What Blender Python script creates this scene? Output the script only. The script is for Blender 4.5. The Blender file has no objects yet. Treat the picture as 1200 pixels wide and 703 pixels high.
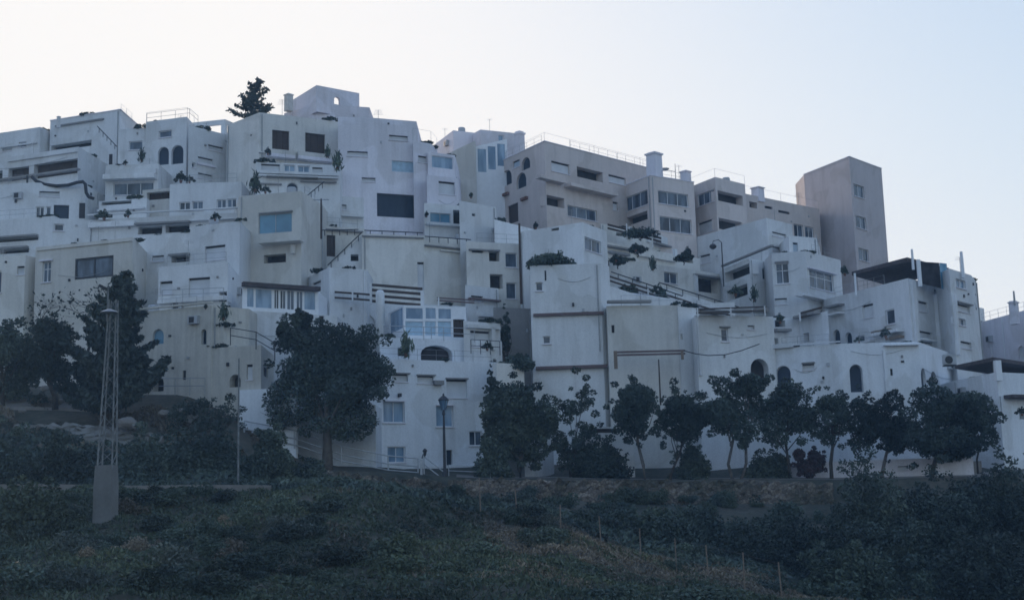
import bpy, math, random
import numpy as np
from mathutils import Vector, Matrix
from mathutils.geometry import tessellate_polygon

random.seed(7)
RNG = np.random.default_rng(7)
SC = bpy.context.scene
COL = SC.collection
F = 1500.0
PITCH = math.radians(9.0)
ROLL = .027            # the phone was held a little askew
CP, SP = math.cos(PITCH), math.sin(PITCH)

# ------------------------------------------------------------------ survey: sight line -> point at a distance
def ray(x, y):
    a, b = (x - 600) / F, (351.5 - y) / F
    dx, dy = a * math.cos(ROLL) + b * math.sin(ROLL), b * math.cos(ROLL) - a * math.sin(ROLL)
    return Vector((dx, CP - dy * SP, SP + dy * CP))
def at(x, y, D):
    r = ray(x, y)
    return r * (D / r.y)
def on_level(x, y, z):
    r = ray(x, y)
    return r * (z / r.z)

# ------------------------------------------------------------------ materials
MATS = {}
def nmat(name):
    m = bpy.data.materials.new(name); m.use_nodes = True
    nt = m.node_tree
    return m, nt, nt.nodes['Principled BSDF']
def N(nt, t, **kw):
    n = nt.nodes.new(t)
    for k, v in kw.items():
        if k in n.inputs: n.inputs[k].default_value = v
        else: setattr(n, k, v)
    return n
def ramp(nt, fac, stops):
    r = nt.nodes.new('ShaderNodeValToRGB')
    e = r.color_ramp.elements
    e[0].position, e[0].color = stops[0][0], (*stops[0][1], 1)
    e[1].position, e[1].color = stops[-1][0], (*stops[-1][1], 1)
    for p, c in stops[1:-1]:
        k = e.new(p); k.color = (*c, 1)
    nt.links.new(fac, r.inputs['Fac'])
    return r
def plaster(name, col, dirt=.12, rough=.9, stain=.08):
    m, nt, b = nmat(name)
    geo = N(nt, 'ShaderNodeNewGeometry')
    # broad mottling
    n1 = N(nt, 'ShaderNodeTexNoise', Scale=.32, Detail=6.0, Roughness=.62)
    nt.links.new(geo.outputs['Position'], n1.inputs['Vector'])
    # vertical rain streaks
    mp = N(nt, 'ShaderNodeMapping'); mp.inputs['Scale'].default_value = (2.4, 2.4, .16)
    nt.links.new(geo.outputs['Position'], mp.inputs['Vector'])
    n2 = N(nt, 'ShaderNodeTexNoise', Scale=1.0, Detail=5.0, Roughness=.6)
    nt.links.new(mp.outputs['Vector'], n2.inputs['Vector'])
    n3 = N(nt, 'ShaderNodeTexNoise', Scale=7.0, Detail=4.0, Roughness=.7)
    nt.links.new(geo.outputs['Position'], n3.inputs['Vector'])
    dark = tuple(c * (1 - dirt) for c in col)
    r1 = ramp(nt, n1.outputs['Fac'], [(.3, dark), (.66, col)])
    r2 = ramp(nt, n2.outputs['Fac'], [(.32, (1 - stain,) * 3), (.58, (1, 1, 1))])
    r3 = ramp(nt, n3.outputs['Fac'], [(.25, (.8, .8, .8)), (.7, (1, 1, 1))])
    mx = N(nt, 'ShaderNodeMix', data_type='RGBA', blend_type='MULTIPLY'); mx.inputs[0].default_value = 1
    nt.links.new(r1.outputs['Color'], mx.inputs[6]); nt.links.new(r2.outputs['Color'], mx.inputs[7])
    mx2 = N(nt, 'ShaderNodeMix', data_type='RGBA', blend_type='MULTIPLY'); mx2.inputs[0].default_value = .8
    nt.links.new(mx.outputs[2], mx2.inputs[6]); nt.links.new(r3.outputs['Color'], mx2.inputs[7])
    # each house its own age of paint
    oi = N(nt, 'ShaderNodeObjectInfo')
    mr = N(nt, 'ShaderNodeMapRange'); mr.inputs['To Min'].default_value = .90; mr.inputs['To Max'].default_value = 1.04
    nt.links.new(oi.outputs['Random'], mr.inputs['Value'])
    sc = N(nt, 'ShaderNodeVectorMath', operation='SCALE')
    n4 = N(nt, 'ShaderNodeTexNoise', Scale=.21, Detail=3.0, Roughness=.5, Distortion=.6)
    nt.links.new(geo.outputs['Position'], n4.inputs['Vector'])
    r4 = ramp(nt, n4.outputs['Fac'], [(.53, (1, 1, 1)), (.56, (.90, .895, .88))])
    mp5 = N(nt, 'ShaderNodeMapping'); mp5.inputs['Scale'].default_value = (.7, .7, .10)
    nt.links.new(geo.outputs['Position'], mp5.inputs['Vector'])
    n5 = N(nt, 'ShaderNodeTexNoise', Scale=1.0, Detail=4.0, Roughness=.65)
    nt.links.new(mp5.outputs['Vector'], n5.inputs['Vector'])
    r5 = ramp(nt, n5.outputs['Fac'], [(.56, (1, 1, 1)), (.72, (.87, .86, .85))])
    mx4 = N(nt, 'ShaderNodeMix', data_type='RGBA', blend_type='MULTIPLY'); mx4.inputs[0].default_value = 1
    nt.links.new(mx2.outputs[2], mx4.inputs[6]); nt.links.new(r4.outputs['Color'], mx4.inputs[7])
    mx5 = N(nt, 'ShaderNodeMix', data_type='RGBA', blend_type='MULTIPLY'); mx5.inputs[0].default_value = 1
    nt.links.new(mx4.outputs[2], mx5.inputs[6]); nt.links.new(r5.outputs['Color'], mx5.inputs[7])
    nt.links.new(mx5.outputs[2], sc.inputs[0]); nt.links.new(mr.outputs['Result'], sc.inputs['Scale'])
    nt.links.new(sc.outputs[0], b.inputs['Base Color'])
    b.inputs['Roughness'].default_value = rough
    b.inputs['Specular IOR Level'].default_value = .2
    bp = N(nt, 'ShaderNodeBump', Strength=.35, Distance=.05)
    nt.links.new(n3.outputs['Fac'], bp.inputs['Height']); nt.links.new(bp.outputs[0], b.inputs['Normal'])
    MATS[name] = m
def plain(name, col, rough=.6, metal=0., spec=.4, var=.15, scale=3.0):
    m, nt, b = nmat(name)
    geo = N(nt, 'ShaderNodeNewGeometry')
    n1 = N(nt, 'ShaderNodeTexNoise', Scale=scale, Detail=4.0)
    nt.links.new(geo.outputs['Position'], n1.inputs['Vector'])
    r1 = ramp(nt, n1.outputs['Fac'], [(.3, tuple(c * (1 - var) for c in col)), (.7, tuple(min(1, c * (1 + var)) for c in col))])
    nt.links.new(r1.outputs['Color'], b.inputs['Base Color'])
    b.inputs['Roughness'].default_value = rough; b.inputs['Metallic'].default_value = metal
    b.inputs['Specular IOR Level'].default_value = spec
    MATS[name] = m
def pane(name, c0, c1, rough=.08, spec=.45):
    """glass with uneven curtains and rooms seen behind it"""
    m, nt, b = nmat(name)
    geo = N(nt, 'ShaderNodeNewGeometry')
    mp = N(nt, 'ShaderNodeMapping'); mp.inputs['Scale'].default_value = (1.3, 1.3, .35)
    nt.links.new(geo.outputs['Position'], mp.inputs['Vector'])
    n1 = N(nt, 'ShaderNodeTexNoise', Scale=.9, Detail=3.0)
    nt.links.new(mp.outputs['Vector'], n1.inputs['Vector'])
    r1 = ramp(nt, n1.outputs['Fac'], [(.38, c0), (.62, c1)])
    nt.links.new(r1.outputs['Color'], b.inputs['Base Color'])
    b.inputs['Roughness'].default_value = rough; b.inputs['Specular IOR Level'].default_value = spec
    MATS[name] = m
def shutter_mat(name, col):
    m, nt, b = nmat(name)
    geo = N(nt, 'ShaderNodeNewGeometry')
    w = N(nt, 'ShaderNodeTexWave', wave_type='BANDS', bands_direction='Z', Scale=6.0, Distortion=0.0)
    nt.links.new(geo.outputs['Position'], w.inputs['Vector'])
    n1 = N(nt, 'ShaderNodeTexNoise', Scale=.8, Detail=4.0)
    nt.links.new(geo.outputs['Position'], n1.inputs['Vector'])
    r1 = ramp(nt, n1.outputs['Fac'], [(.3, tuple(c * .8 for c in col)), (.7, col)])
    nt.links.new(r1.outputs['Color'], b.inputs['Base Color'])
    bp = N(nt, 'ShaderNodeBump', Strength=.5, Distance=.02)
    nt.links.new(w.outputs['Fac'], bp.inputs['Height']); nt.links.new(bp.outputs[0], b.inputs['Normal'])
    b.inputs['Roughness'].default_value = .55
    MATS[name] = m
def leafmat(name, cols, rough=.65):
    m, nt, b = nmat(name)
    geo = N(nt, 'ShaderNodeNewGeometry')
    n1 = N(nt, 'ShaderNodeTexNoise', Scale=.55, Detail=2.0)
    nt.links.new(geo.outputs['Position'], n1.inputs['Vector'])
    ad = N(nt, 'ShaderNodeMath', operation='MULTIPLY_ADD'); ad.inputs[1].default_value = .55; 
    nt.links.new(geo.outputs['Random Per Island'], ad.inputs[0])
    ml = N(nt, 'ShaderNodeMath', operation='MULTIPLY'); ml.inputs[1].default_value = .5
    nt.links.new(n1.outputs['Fac'], ml.inputs[0]); nt.links.new(ml.outputs[0], ad.inputs[2])
    r1 = ramp(nt, ad.outputs[0], [(.15 + .7 * i / (len(cols) - 1), c) for i, c in enumerate(cols)])
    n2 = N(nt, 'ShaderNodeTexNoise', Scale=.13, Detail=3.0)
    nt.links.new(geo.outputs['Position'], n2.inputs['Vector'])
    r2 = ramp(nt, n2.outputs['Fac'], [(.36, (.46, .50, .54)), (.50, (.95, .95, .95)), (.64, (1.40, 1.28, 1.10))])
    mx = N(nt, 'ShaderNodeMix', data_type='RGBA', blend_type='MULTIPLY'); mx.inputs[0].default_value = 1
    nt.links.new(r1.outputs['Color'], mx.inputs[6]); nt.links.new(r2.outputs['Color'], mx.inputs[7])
    oi = N(nt, 'ShaderNodeObjectInfo'); mr = N(nt, 'ShaderNodeMapRange'); mr.inputs['To Min'].default_value = .7; mr.inputs['To Max'].default_value = 1.25
    nt.links.new(oi.outputs['Random'], mr.inputs['Value'])
    sc = N(nt, 'ShaderNodeVectorMath', operation='SCALE'); nt.links.new(mx.outputs[2], sc.inputs[0]); nt.links.new(mr.outputs['Result'], sc.inputs['Scale'])
    nt.links.new(sc.outputs[0], b.inputs['Base Color'])
    b.inputs['Roughness'].default_value = rough; b.inputs['Specular IOR Level'].default_value = .2
    MATS[name] = m

plaster('white_plaster', (.81, .81, .80))
plaster('bright_plaster', (.84, .86, .88), dirt=.08)
plaster('cream_plaster', (.79, .76, .70))
plaster('beige_plaster', (.72, .685, .62))
plaster('grey_plaster', (.84, .805, .84), dirt=.1)
plaster('tower_plaster', (.64, .575, .565), dirt=.1)
plaster('ridge_plaster', (.74, .65, .60), dirt=.12)
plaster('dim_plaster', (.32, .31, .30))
plaster('stone_plaster', (.70, .66, .58), dirt=.2, stain=.15)
plaster('concrete', (.27, .265, .25), dirt=.3)
plain('white_frame', (.74, .75, .76), .45, var=.05)
plain('grey_frame', (.40, .41, .42), .5)
plain('dark_metal', (.03, .03, .035), .55)
plain('steel', (.30, .31, .32), .45, .4)
plain('pylon_steel', (.17, .175, .17), .7, .0, var=.35)
plain('brown_wood', (.055, .036, .028), .7)
plain('pale_wood', (.20, .15, .11), .75)
plain('terracotta', (.17, .085, .06), .8)
plain('red_tile', (.15, .105, .10), .85, scale=6)
plain('dark_inside', (.045, .042, .045), .9, spec=.1, var=.4, scale=1.2)  # near-black backing: puts the shade of loggias and arches into the colour
plain('canopy_dark', (.075, .06, .06), .9, var=.3)
plain('blue_cloth', (.06, .13, .22), .8)
plain('pale_blue', (.36, .50, .60), .5)
plain('teal_glass', (.10, .24, .34), .15, spec=.6, var=.25, scale=.8)
plain('bark', (.05, .04, .032), .95, var=.35, scale=4)
plain('pale_bark', (.11, .095, .08), .95, var=.3, scale=4)
plain('rubber', (.03, .03, .035), .6)
pane('dark_glass', (.020, .032, .050), (.035, .052, .080), .3, .12)
pane('room_glass', (.018, .026, .040), (.11, .15, .20), .12)
pane('pale_glass', (.10, .18, .27), (.28, .39, .50), .15)
shutter_mat('white_shutter', (.68, .69, .70))
shutter_mat('blue_shutter', (.42, .50, .56))
leafmat('tree_leaf', [(.026, .040, .040), (.055, .078, .068), (.095, .125, .10)])
leafmat('pine_leaf', [(.024, .036, .040), (.048, .068, .066), (.075, .098, .090)])
leafmat('bush_leaf', [(.036, .054, .048), (.075, .105, .082), (.12, .155, .108)])
leafmat('dry_leaf', [(.09, .08, .064), (.19, .16, .122), (.29, .25, .19)])
leafmat('grey_leaf', [(.045, .060, .055), (.09, .11, .092), (.145, .16, .135)])
leafmat('red_leaf', [(.026, .022, .030), (.046, .032, .042), (.07, .042, .050)])
leafmat('grass_blade', [(.030, .046, .034), (.065, .088, .056), (.12, .135, .085)])
def earth(name, a, b_, c, stones=False):
    m, nt, b = nmat(name)
    geo = N(nt, 'ShaderNodeNewGeometry')
    n1 = N(nt, 'ShaderNodeTexNoise', Scale=.16, Detail=8.0, Roughness=.65)
    nt.links.new(geo.outputs['Position'], n1.inputs['Vector'])
    n2 = N(nt, 'ShaderNodeTexNoise', Scale=2.2, Detail=6.0, Roughness=.7)
    nt.links.new(geo.outputs['Position'], n2.inputs['Vector'])
    mxf = N(nt, 'ShaderNodeMix', data_type='FLOAT'); mxf.inputs[0].default_value = .4
    nt.links.new(n1.outputs['Fac'], mxf.inputs[2]); nt.links.new(n2.outputs['Fac'], mxf.inputs[3])
    r1 = ramp(nt, mxf.outputs[0], [(.36, a), (.5, b_), (.66, c)])
    nt.links.new(r1.outputs['Color'], b.inputs['Base Color'])
    b.inputs['Roughness'].default_value = .95; b.inputs['Specular IOR Level'].default_value = .1
    bp = N(nt, 'ShaderNodeBump', Strength=.8, Distance=.15)
    nt.links.new(n2.outputs['Fac'], bp.inputs['Height']); nt.links.new(bp.outputs[0], b.inputs['Normal'])
    MATS[name] = m
earth('hill_soil', (.040, .046, .036), (.08, .078, .060), (.14, .12, .095))
earth('asphalt', (.04, .04, .042), (.055, .055, .055), (.07, .07, .068))
earth('paving', (.17, .16, .14), (.22, .20, .18), (.27, .25, .22))
def rubble(name):
    m, nt, b = nmat(name)
    geo = N(nt, 'ShaderNodeNewGeometry')
    v = N(nt, 'ShaderNodeTexVoronoi', Scale=4.6); v.feature = 'F1'
    nt.links.new(geo.outputs['Position'], v.inputs['Vector'])
    r1 = ramp(nt, v.outputs['Color'], [(.1, (.13, .105, .085)), (.5, (.21, .172, .135)), (.9, (.31, .26, .205))])
    v2 = N(nt, 'ShaderNodeTexVoronoi', Scale=4.6); v2.feature = 'DISTANCE_TO_EDGE'
    nt.links.new(geo.outputs['Position'], v2.inputs['Vector'])
    r2 = ramp(nt, v2.outputs['Distance'], [(.0, (.5, .5, .48)), (.10, (1, 1, 1))])
    n1 = N(nt, 'ShaderNodeTexNoise', Scale=.5, Detail=4.0)
    nt.links.new(geo.outputs['Position'], n1.inputs['Vector'])
    r3 = ramp(nt, n1.outputs['Fac'], [(.35, (.35, .4, .35)), (.6, (1, 1, 1))])
    mx = N(nt, 'ShaderNodeMix', data_type='RGBA', blend_type='MULTIPLY'); mx.inputs[0].default_value = 1
    nt.links.new(r1.outputs['Color'], mx.inputs[6]); nt.links.new(r2.outputs['Color'], mx.inputs[7])
    mx2 = N(nt, 'ShaderNodeMix', data_type='RGBA', blend_type='MULTIPLY'); mx2.inputs[0].default_value = 1
    nt.links.new(mx.outputs[2], mx2.inputs[6]); nt.links.new(r3.outputs['Color'], mx2.inputs[7])
    nt.links.new(mx2.outputs[2], b.inputs['Base Color'])
    bp = N(nt, 'ShaderNodeBump', Strength=1.0, Distance=.12)
    nt.links.new(r2.outputs['Color'], bp.inputs['Height']); nt.links.new(bp.outputs[0], b.inputs['Normal'])
    b.inputs['Roughness'].default_value = .95
    MATS[name] = m
rubble('rubble_stone')

# ------------------------------------------------------------------ mesh helpers
class MB:
    def __init__(s): s.v, s.f = [], []
    def poly(s, pts):
        i = len(s.v); s.v += [tuple(p) for p in pts]; s.f.append(tuple(range(i, i + len(pts))))
    def prism(s, O, A, B, C):
        """box on three edge vectors from corner O"""
        O, A, B, C = map(Vector, (O, A, B, C))
        p = [O, O + A, O + A + B, O + B]; q = [x + C for x in p]
        i = len(s.v); s.v += [tuple(x) for x in p + q]
        s.f += [(i+3,i+2,i+1,i),(i+4,i+5,i+6,i+7),(i,i+1,i+5,i+4),(i+1,i+2,i+6,i+5),(i+2,i+3,i+7,i+6),(i+3,i,i+4,i+7)]
    def tube(s, pts, rads, n=6, cap=True):
        pts = [Vector(p) for p in pts]
        if not hasattr(rads, '__len__'): rads = [rads] * len(pts)
        rings = []
        for k, p in enumerate(pts):
            d = (pts[min(k+1, len(pts)-1)] - pts[max(k-1, 0)])
            if d.length < 1e-9: d = Vector((0, 0, 1))
            d.normalize()
            a = d.cross(Vector((0, 0, 1)))
            if a.length < .05: a = d.cross(Vector((1, 0, 0)))
            a.normalize(); b = d.cross(a)
            i = len(s.v)
            for j in range(n):
                t = 2 * math.pi * j / n
                s.v.append(tuple(p + (a * math.cos(t) + b * math.sin(t)) * rads[k]))
            rings.append(i)
        for k in range(len(rings) - 1):
            for j in range(n):
                a0, a1 = rings[k] + j, rings[k] + (j + 1) % n
                b0, b1 = rings[k+1] + j, rings[k+1] + (j + 1) % n
                s.f.append((a0, a1, b1, b0))
        if cap:
            s.f.append(tuple(rings[0] + j for j in range(n))[::-1]); s.f.append(tuple(rings[-1] + j for j in range(n)))
    def lathe(s, O, prof, n=12):
        O = Vector(O); rings = []
        for r, z in prof:
            i = len(s.v); rings.append(i)
            for j in range(n):
                t = 2 * math.pi * j / n
                s.v.append((O.x + r * math.cos(t), O.y + r * math.sin(t), O.z + z))
        for k in range(len(rings) - 1):
            for j in range(n):
                s.f.append((rings[k]+j, rings[k]+(j+1)%n, rings[k+1]+(j+1)%n, rings[k+1]+j))
        s.f.append(tuple(rings[0]+j for j in range(n))[::-1]); s.f.append(tuple(rings[-1]+j for j in range(n)))
def wloc(o):
    p = Vector((0, 0, 0))
    while o is not None: p = p + o.location; o = o.parent
    return p
def link(name, me, parent=None, loc=None):
    o = bpy.data.objects.new(name, me); COL.objects.link(o)
    if parent is not None: o.parent = parent
    if loc is not None: o.location = loc
    return o
def build(name, mb, mat, parent=None, loc=None, smooth=False):
    """mb holds world coordinates; the object sits at loc (top-level) or on its parent's origin"""
    off = Vector(loc) if loc is not None else (wloc(parent) if parent is not None else Vector((0, 0, 0)))
    me = bpy.data.meshes.new(name)
    me.from_pydata([(x - off.x, y - off.y, z - off.z) for x, y, z in mb.v], [], mb.f)
    me.materials.append(MATS[mat])
    if smooth: me.polygons.foreach_set('use_smooth', [True] * len(me.polygons))
    me.update()
    return link(name, me, parent, loc)
def thing(name, label, cat, loc, group=None):
    o = bpy.data.objects.new(name, None); COL.objects.link(o)
    o.location = loc; o.empty_display_size = .3
    tag(o, label, cat, group)
    return o
def tag(o, label, cat, group=None, kind=None):
    if label: o['label'] = label
    if cat: o['category'] = cat
    if group: o['group'] = group
    if kind: o['kind'] = kind
    return o

# ------------------------------------------------------------------ terrain
COLS = [-500, 0, 200, 400, 600, 800, 1000, 1200, 1700]
ROWS = [ # distance, image heights of the ground as surveyed along the columns
 (45, [705,705,705,707,710,714,722,735,750]),
 (56, [640,640,641,642,655,690,718,728,735]),
 (65, [577,577,578,578,606,669,712,722,730]),
 (68, [575,575,576,576,606,664,700,712,720]),
 (72, [574,574,574,574,602,650,680,690,700]),
 (80, [525,525,545,566,597,622,630,625,620]),
 (87.5,[497,497,515,570,586,592,592,580,575]),
 (88.6,[490,490,500,574,589,590,590,570,562]),
 (89.2,[489,489,498,554,561,562,562,558,553]),
 (94, [466,466,463,546,560,562,560,553,550]),
 (98, [462,462,460,548,558,560,556,548,545]),
]
DR, ZR = [], []
for D, ys in ROWS:
    DR.append(D); ZR.append([at(min(max(c, -200), 1400), y, D).z for c, y in zip(COLS, ys)])
ZR = np.array(ZR)
base = ZR[-1]
extra = [(110, 3, .9), (125, 10, .6), (140, 18, .3), (160, 21, .2), (220, 20, .1), (600, 0, 0)]
for D, dz, k in extra:
    DR.append(D); ZR = np.vstack([ZR, k * base + (1 - k) * 1.5 + dz * np.array([1, 1, 1, 1, 1, 1, .9, .45, .1])])
DR = np.array(DR)
near = [(-400, -12), (-60, -3.2), (0, -1.75), (18, -5.0), (32, -5.6)]
DR = np.concatenate([[d for d, _ in near], DR])
ZR = np.vstack([np.full((len(near), len(COLS)), 0.0), ZR])
for i, (_, z) in enumerate(near): ZR[i, :] = z
def hill(x, y):
    px = 600 + F * x / max(y, 45.0)
    px = min(max(px, COLS[0]), COLS[-1])
    y = min(max(y, DR[0]), DR[-1])
    i = min(int(np.searchsorted(DR, y, side='right')) - 1, len(DR) - 2); i = max(i, 0)
    j = min(int(np.searchsorted(COLS, px, side='right')) - 1, len(COLS) - 2); j = max(j, 0)
    t = (y - DR[i]) / (DR[i+1] - DR[i]); s = (px - COLS[j]) / (COLS[j+1] - COLS[j])
    s = s * s * (3 - 2 * s)
    return float((ZR[i,j]*(1-s)+ZR[i,j+1]*s)*(1-t) + (ZR[i+1,j]*(1-s)+ZR[i+1,j+1]*s)*t)
def rough(x, y):
    return .22 * math.sin(x*.9+y*.31) * math.sin(y*.8-x*.22) + .16 * math.sin(x*2.1+1.3) * math.sin(y*1.7+x*.6)
def ground_hit(px, py, d0=46.0, d1=100.0):
    r = ray(px, py); d = d0
    while d < d1:
        p = r * (d / r.y)
        if p.z < hill(p.x, p.y): return p
        d += .15
    return r * (d1 / r.y)
def make_terrain():
    xs = np.concatenate([[-900,-600,-400,-280,-200,-150,-120], np.arange(-100, 100.1, 1.0), [120,150,200,280,400,600,900]])
    ys = np.concatenate([[-900,-400,-200,-100,-60,-30,-10,0,10,18,25,32,38,42], np.arange(45, 100, .75), np.arange(100, 165, 2.5), [180,200,220,280,350,450,600,900,1500]])
    v, f = [], []
    for y in ys:
        for x in xs:
            z = hill(x, y) + (rough(x, y) if 45 < y < 87 else 0)
            v.append((x, y, z))
    nx = len(xs)
    for i in range(len(ys) - 1):
        for j in range(nx - 1):
            f.append((i*nx+j, i*nx+j+1, (i+1)*nx+j+1, (i+1)*nx+j))
    me = bpy.data.meshes.new('hillside'); me.from_pydata(v, [], f)
    me.materials.append(MATS['hill_soil']); me.polygons.foreach_set('use_smooth', [True]*len(f)); me.update()
    tag(link('hillside', me), None, None, kind='structure')
make_terrain()

# ------------------------------------------------------------------ houses
def arch_pts(u0, u1, z0, z1, n=8):
    w, h = u1 - u0, z1 - z0
    rise = min(w / 2, h * .55)
    c, cz = (u0 + u1) / 2, z1 - rise
    pts = [(u0, z0), (u1, z0)]
    for k in range(n + 1):
        t = math.pi * k / n
        pts.append((c + w / 2 * math.cos(t), cz + rise * math.sin(t)))
    return pts
KINDS = {   # recess, arched, pane material, frame material, frame width, mullions, sill, part name
 'w':  (.20, 0, 'room_glass', 'white_frame', .07, 1, 1, 'window'),
 'w1': (.20, 0, 'room_glass', 'white_frame', .07, 0, 1, 'window'),
 'w3': (.20, 0, 'room_glass', 'white_frame', .06, 2, 1, 'window'),
 'wp': (.20, 0, 'pale_glass', 'white_frame', .07, 1, 1, 'window'),
 'g':  (.30, 0, 'dark_glass', 'dark_metal', .06, 0, 0, 'window'),
 'g2': (.12, 0, 'room_glass', 'dark_metal', .16, 1, 0, 'window'),
 'gp': (.15, 0, 'pale_glass', 'white_frame', .05, 0, 0, 'window'),
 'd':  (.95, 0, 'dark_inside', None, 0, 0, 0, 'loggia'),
 'db': (.60, 0, 'brown_wood', 'brown_wood', .08, 3, 0, 'loggia'),
 'k':  (.25, 0, 'brown_wood', 'brown_wood', .09, 2, 0, 'shutter'),
 's':  (.20, 0, 'white_shutter', None, 0, 0, 0, 'shutter'),
 'sb': (.15, 0, 'blue_shutter', None, 0, 0, 0, 'shutter'),
 'b':  (.15, 0, 'pale_blue', 'white_frame', .04, 0, 0, 'window'),
 'bt': (.18, 0, 'teal_glass', 'grey_frame', .06, 1, 0, 'window'),
 'a':  (.25, 1, 'dark_glass', 'grey_frame', .05, 0, 0, 'window'),
 'ab': (.18, 1, 'teal_glass', 'grey_frame', .06, 0, 0, 'window'),
 'as': (.18, 1, 'white_shutter', None, 0, 0, 0, 'shutter'),
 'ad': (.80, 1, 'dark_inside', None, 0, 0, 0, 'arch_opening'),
 'gl': (.05, 0, 'pale_glass', 'white_frame', .05, 0, 0, 'window'),
 'gd': (.05, 0, 'room_glass', 'white_frame', .05, 1, 0, 'window'),
 'door': (.2, 0, 'brown_wood', 'brown_wood', .06, 0, 0, 'door'),
 'v':  (.12, 0, 'dark_inside', None, 0, 0, 0, 'vent'),
 'o':  (0, 0, None, None, 0, 0, 0, None), 'oa': (0, 1, None, None, 0, 0, 0, None),
}
class Face:
    def __init__(s, P0, P1):
        s.O = Vector(P0); d = Vector(P1) - s.O; d.z = 0
        s.L = d.length; s.U = d.normalized(); s.Nn = Vector((s.U.y, -s.U.x, 0))
        s.zt0, s.zt1 = P0[2], P1[2]
    def p(s, u, z, d=0.0):
        q = s.O + s.U * u + s.Nn * d; q.z = z; return q
    def hit(s, x, y):
        r = ray(x, y); t = s.O.dot(s.Nn) / r.dot(s.Nn); q = r * t
        return (q - s.O).dot(s.U), q.z
    def top(s, u): return s.zt0 + (s.zt1 - s.zt0) * u / s.L
def hole_mesh(mb, face, outer, holes, d=0.0, flip=False):
    loops = [[Vector((a, b, 0)) for a, b in outer]] + [[Vector((a, b, 0)) for a, b in h] for h in holes]
    flat = [q for l in loops for q in l]
    i0 = len(mb.v); mb.v += [tuple(face.p(q.x, q.y, d)) for q in flat]
    for t in tessellate_polygon(loops):
        a, b, c = flat[t[0]], flat[t[1]], flat[t[2]]
        area = (b.x-a.x)*(c.y-a.y) - (b.y-a.y)*(c.x-a.x)
        if abs(area) < 1e-9: continue
        t = t if (area > 0) != flip else (t[0], t[2], t[1])
        mb.f.append(tuple(i0 + k for k in t))
def add_opening(face, hp, kind, root, u0, u1, z0, z1):
    rec, arched, pm, fm, fw, nm, sill, nm_part = KINDS[kind]
    w, h = u1 - u0, z1 - z0
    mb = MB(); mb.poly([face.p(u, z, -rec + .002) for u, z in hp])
    if kind == 's' or kind == 'sb':   # dark strip paints the shade under the head of the recess
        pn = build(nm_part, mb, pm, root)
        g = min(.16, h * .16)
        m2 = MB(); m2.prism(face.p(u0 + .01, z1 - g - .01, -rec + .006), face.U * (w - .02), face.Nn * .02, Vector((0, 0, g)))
        build('shutter_shadow', m2, 'dark_inside', pn)
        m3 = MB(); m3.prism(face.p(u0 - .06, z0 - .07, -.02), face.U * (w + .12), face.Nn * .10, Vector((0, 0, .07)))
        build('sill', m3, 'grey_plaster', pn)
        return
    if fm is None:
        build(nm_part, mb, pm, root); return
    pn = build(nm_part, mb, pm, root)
    f = MB(); c = ((u0 + u1) / 2, (z0 + z1) / 2); d0 = -rec + .05
    fw = min(fw, w * .2, h * .2)
    inner = [(c[0] + (u - c[0]) * (1 - 2 * fw / w), c[1] + (z - c[1]) * (1 - 2 * fw / h)) for u, z in hp]
    n = len(hp)
    for k in range(n):
        a, b = hp[k], hp[(k+1) % n]; ai, bi = inner[k], inner[(k+1) % n]
        f.poly([face.p(*a, d0), face.p(*b, d0), face.p(*bi, d0), face.p(*ai, d0)])
        f.poly([face.p(*ai, d0), face.p(*bi, d0), face.p(*bi, -rec + .003), face.p(*ai, -rec + .003)])
    zt = z1 - fw; zb = z0 + fw
    for k in range(nm):
        uc = u0 + w * (k + 1) / (nm + 1)
        f.prism(face.p(uc - fw * .45, zb, -rec + .004), face.U * fw * .9, face.Nn * .042, Vector((0, 0, zt - zb)))
    if h > 1.7 and kind in ('w', 'w3', 'wp'):
        f.prism(face.p(u0 + fw, z0 + h * .62, -rec + .004), face.U * (w - 2 * fw), face.Nn * .040, Vector((0, 0, fw * .8)))
    build('frame', f, fm, pn)
    if sill:
        m3 = MB(); m3.prism(face.p(u0 - .08, z0 - .08, -.04), face.U * (w + .16), face.Nn * .14, Vector((0, 0, .08)))
        build('sill', m3, 'grey_plaster', pn)
class House: pass
HOUSES = []
def rail_mesh(pts, h, gap=1.5, r=.025, mids=(.5,)):
    mb = MB()
    for a, b in zip(pts[:-1], pts[1:]):
        a, b = Vector(a), Vector(b); L = (b - a).length; n = max(1, round(L / gap))
        for k in range(n + 1):
            q = a.lerp(b, k / n); mb.tube([q, q + Vector((0, 0, h))], r, 4)
        for m in (1.0,) + tuple(mids):
            mb.tube([a + Vector((0, 0, h*m)), b + Vector((0, 0, h*m))], r * .8, 4)
    return mb
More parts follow.
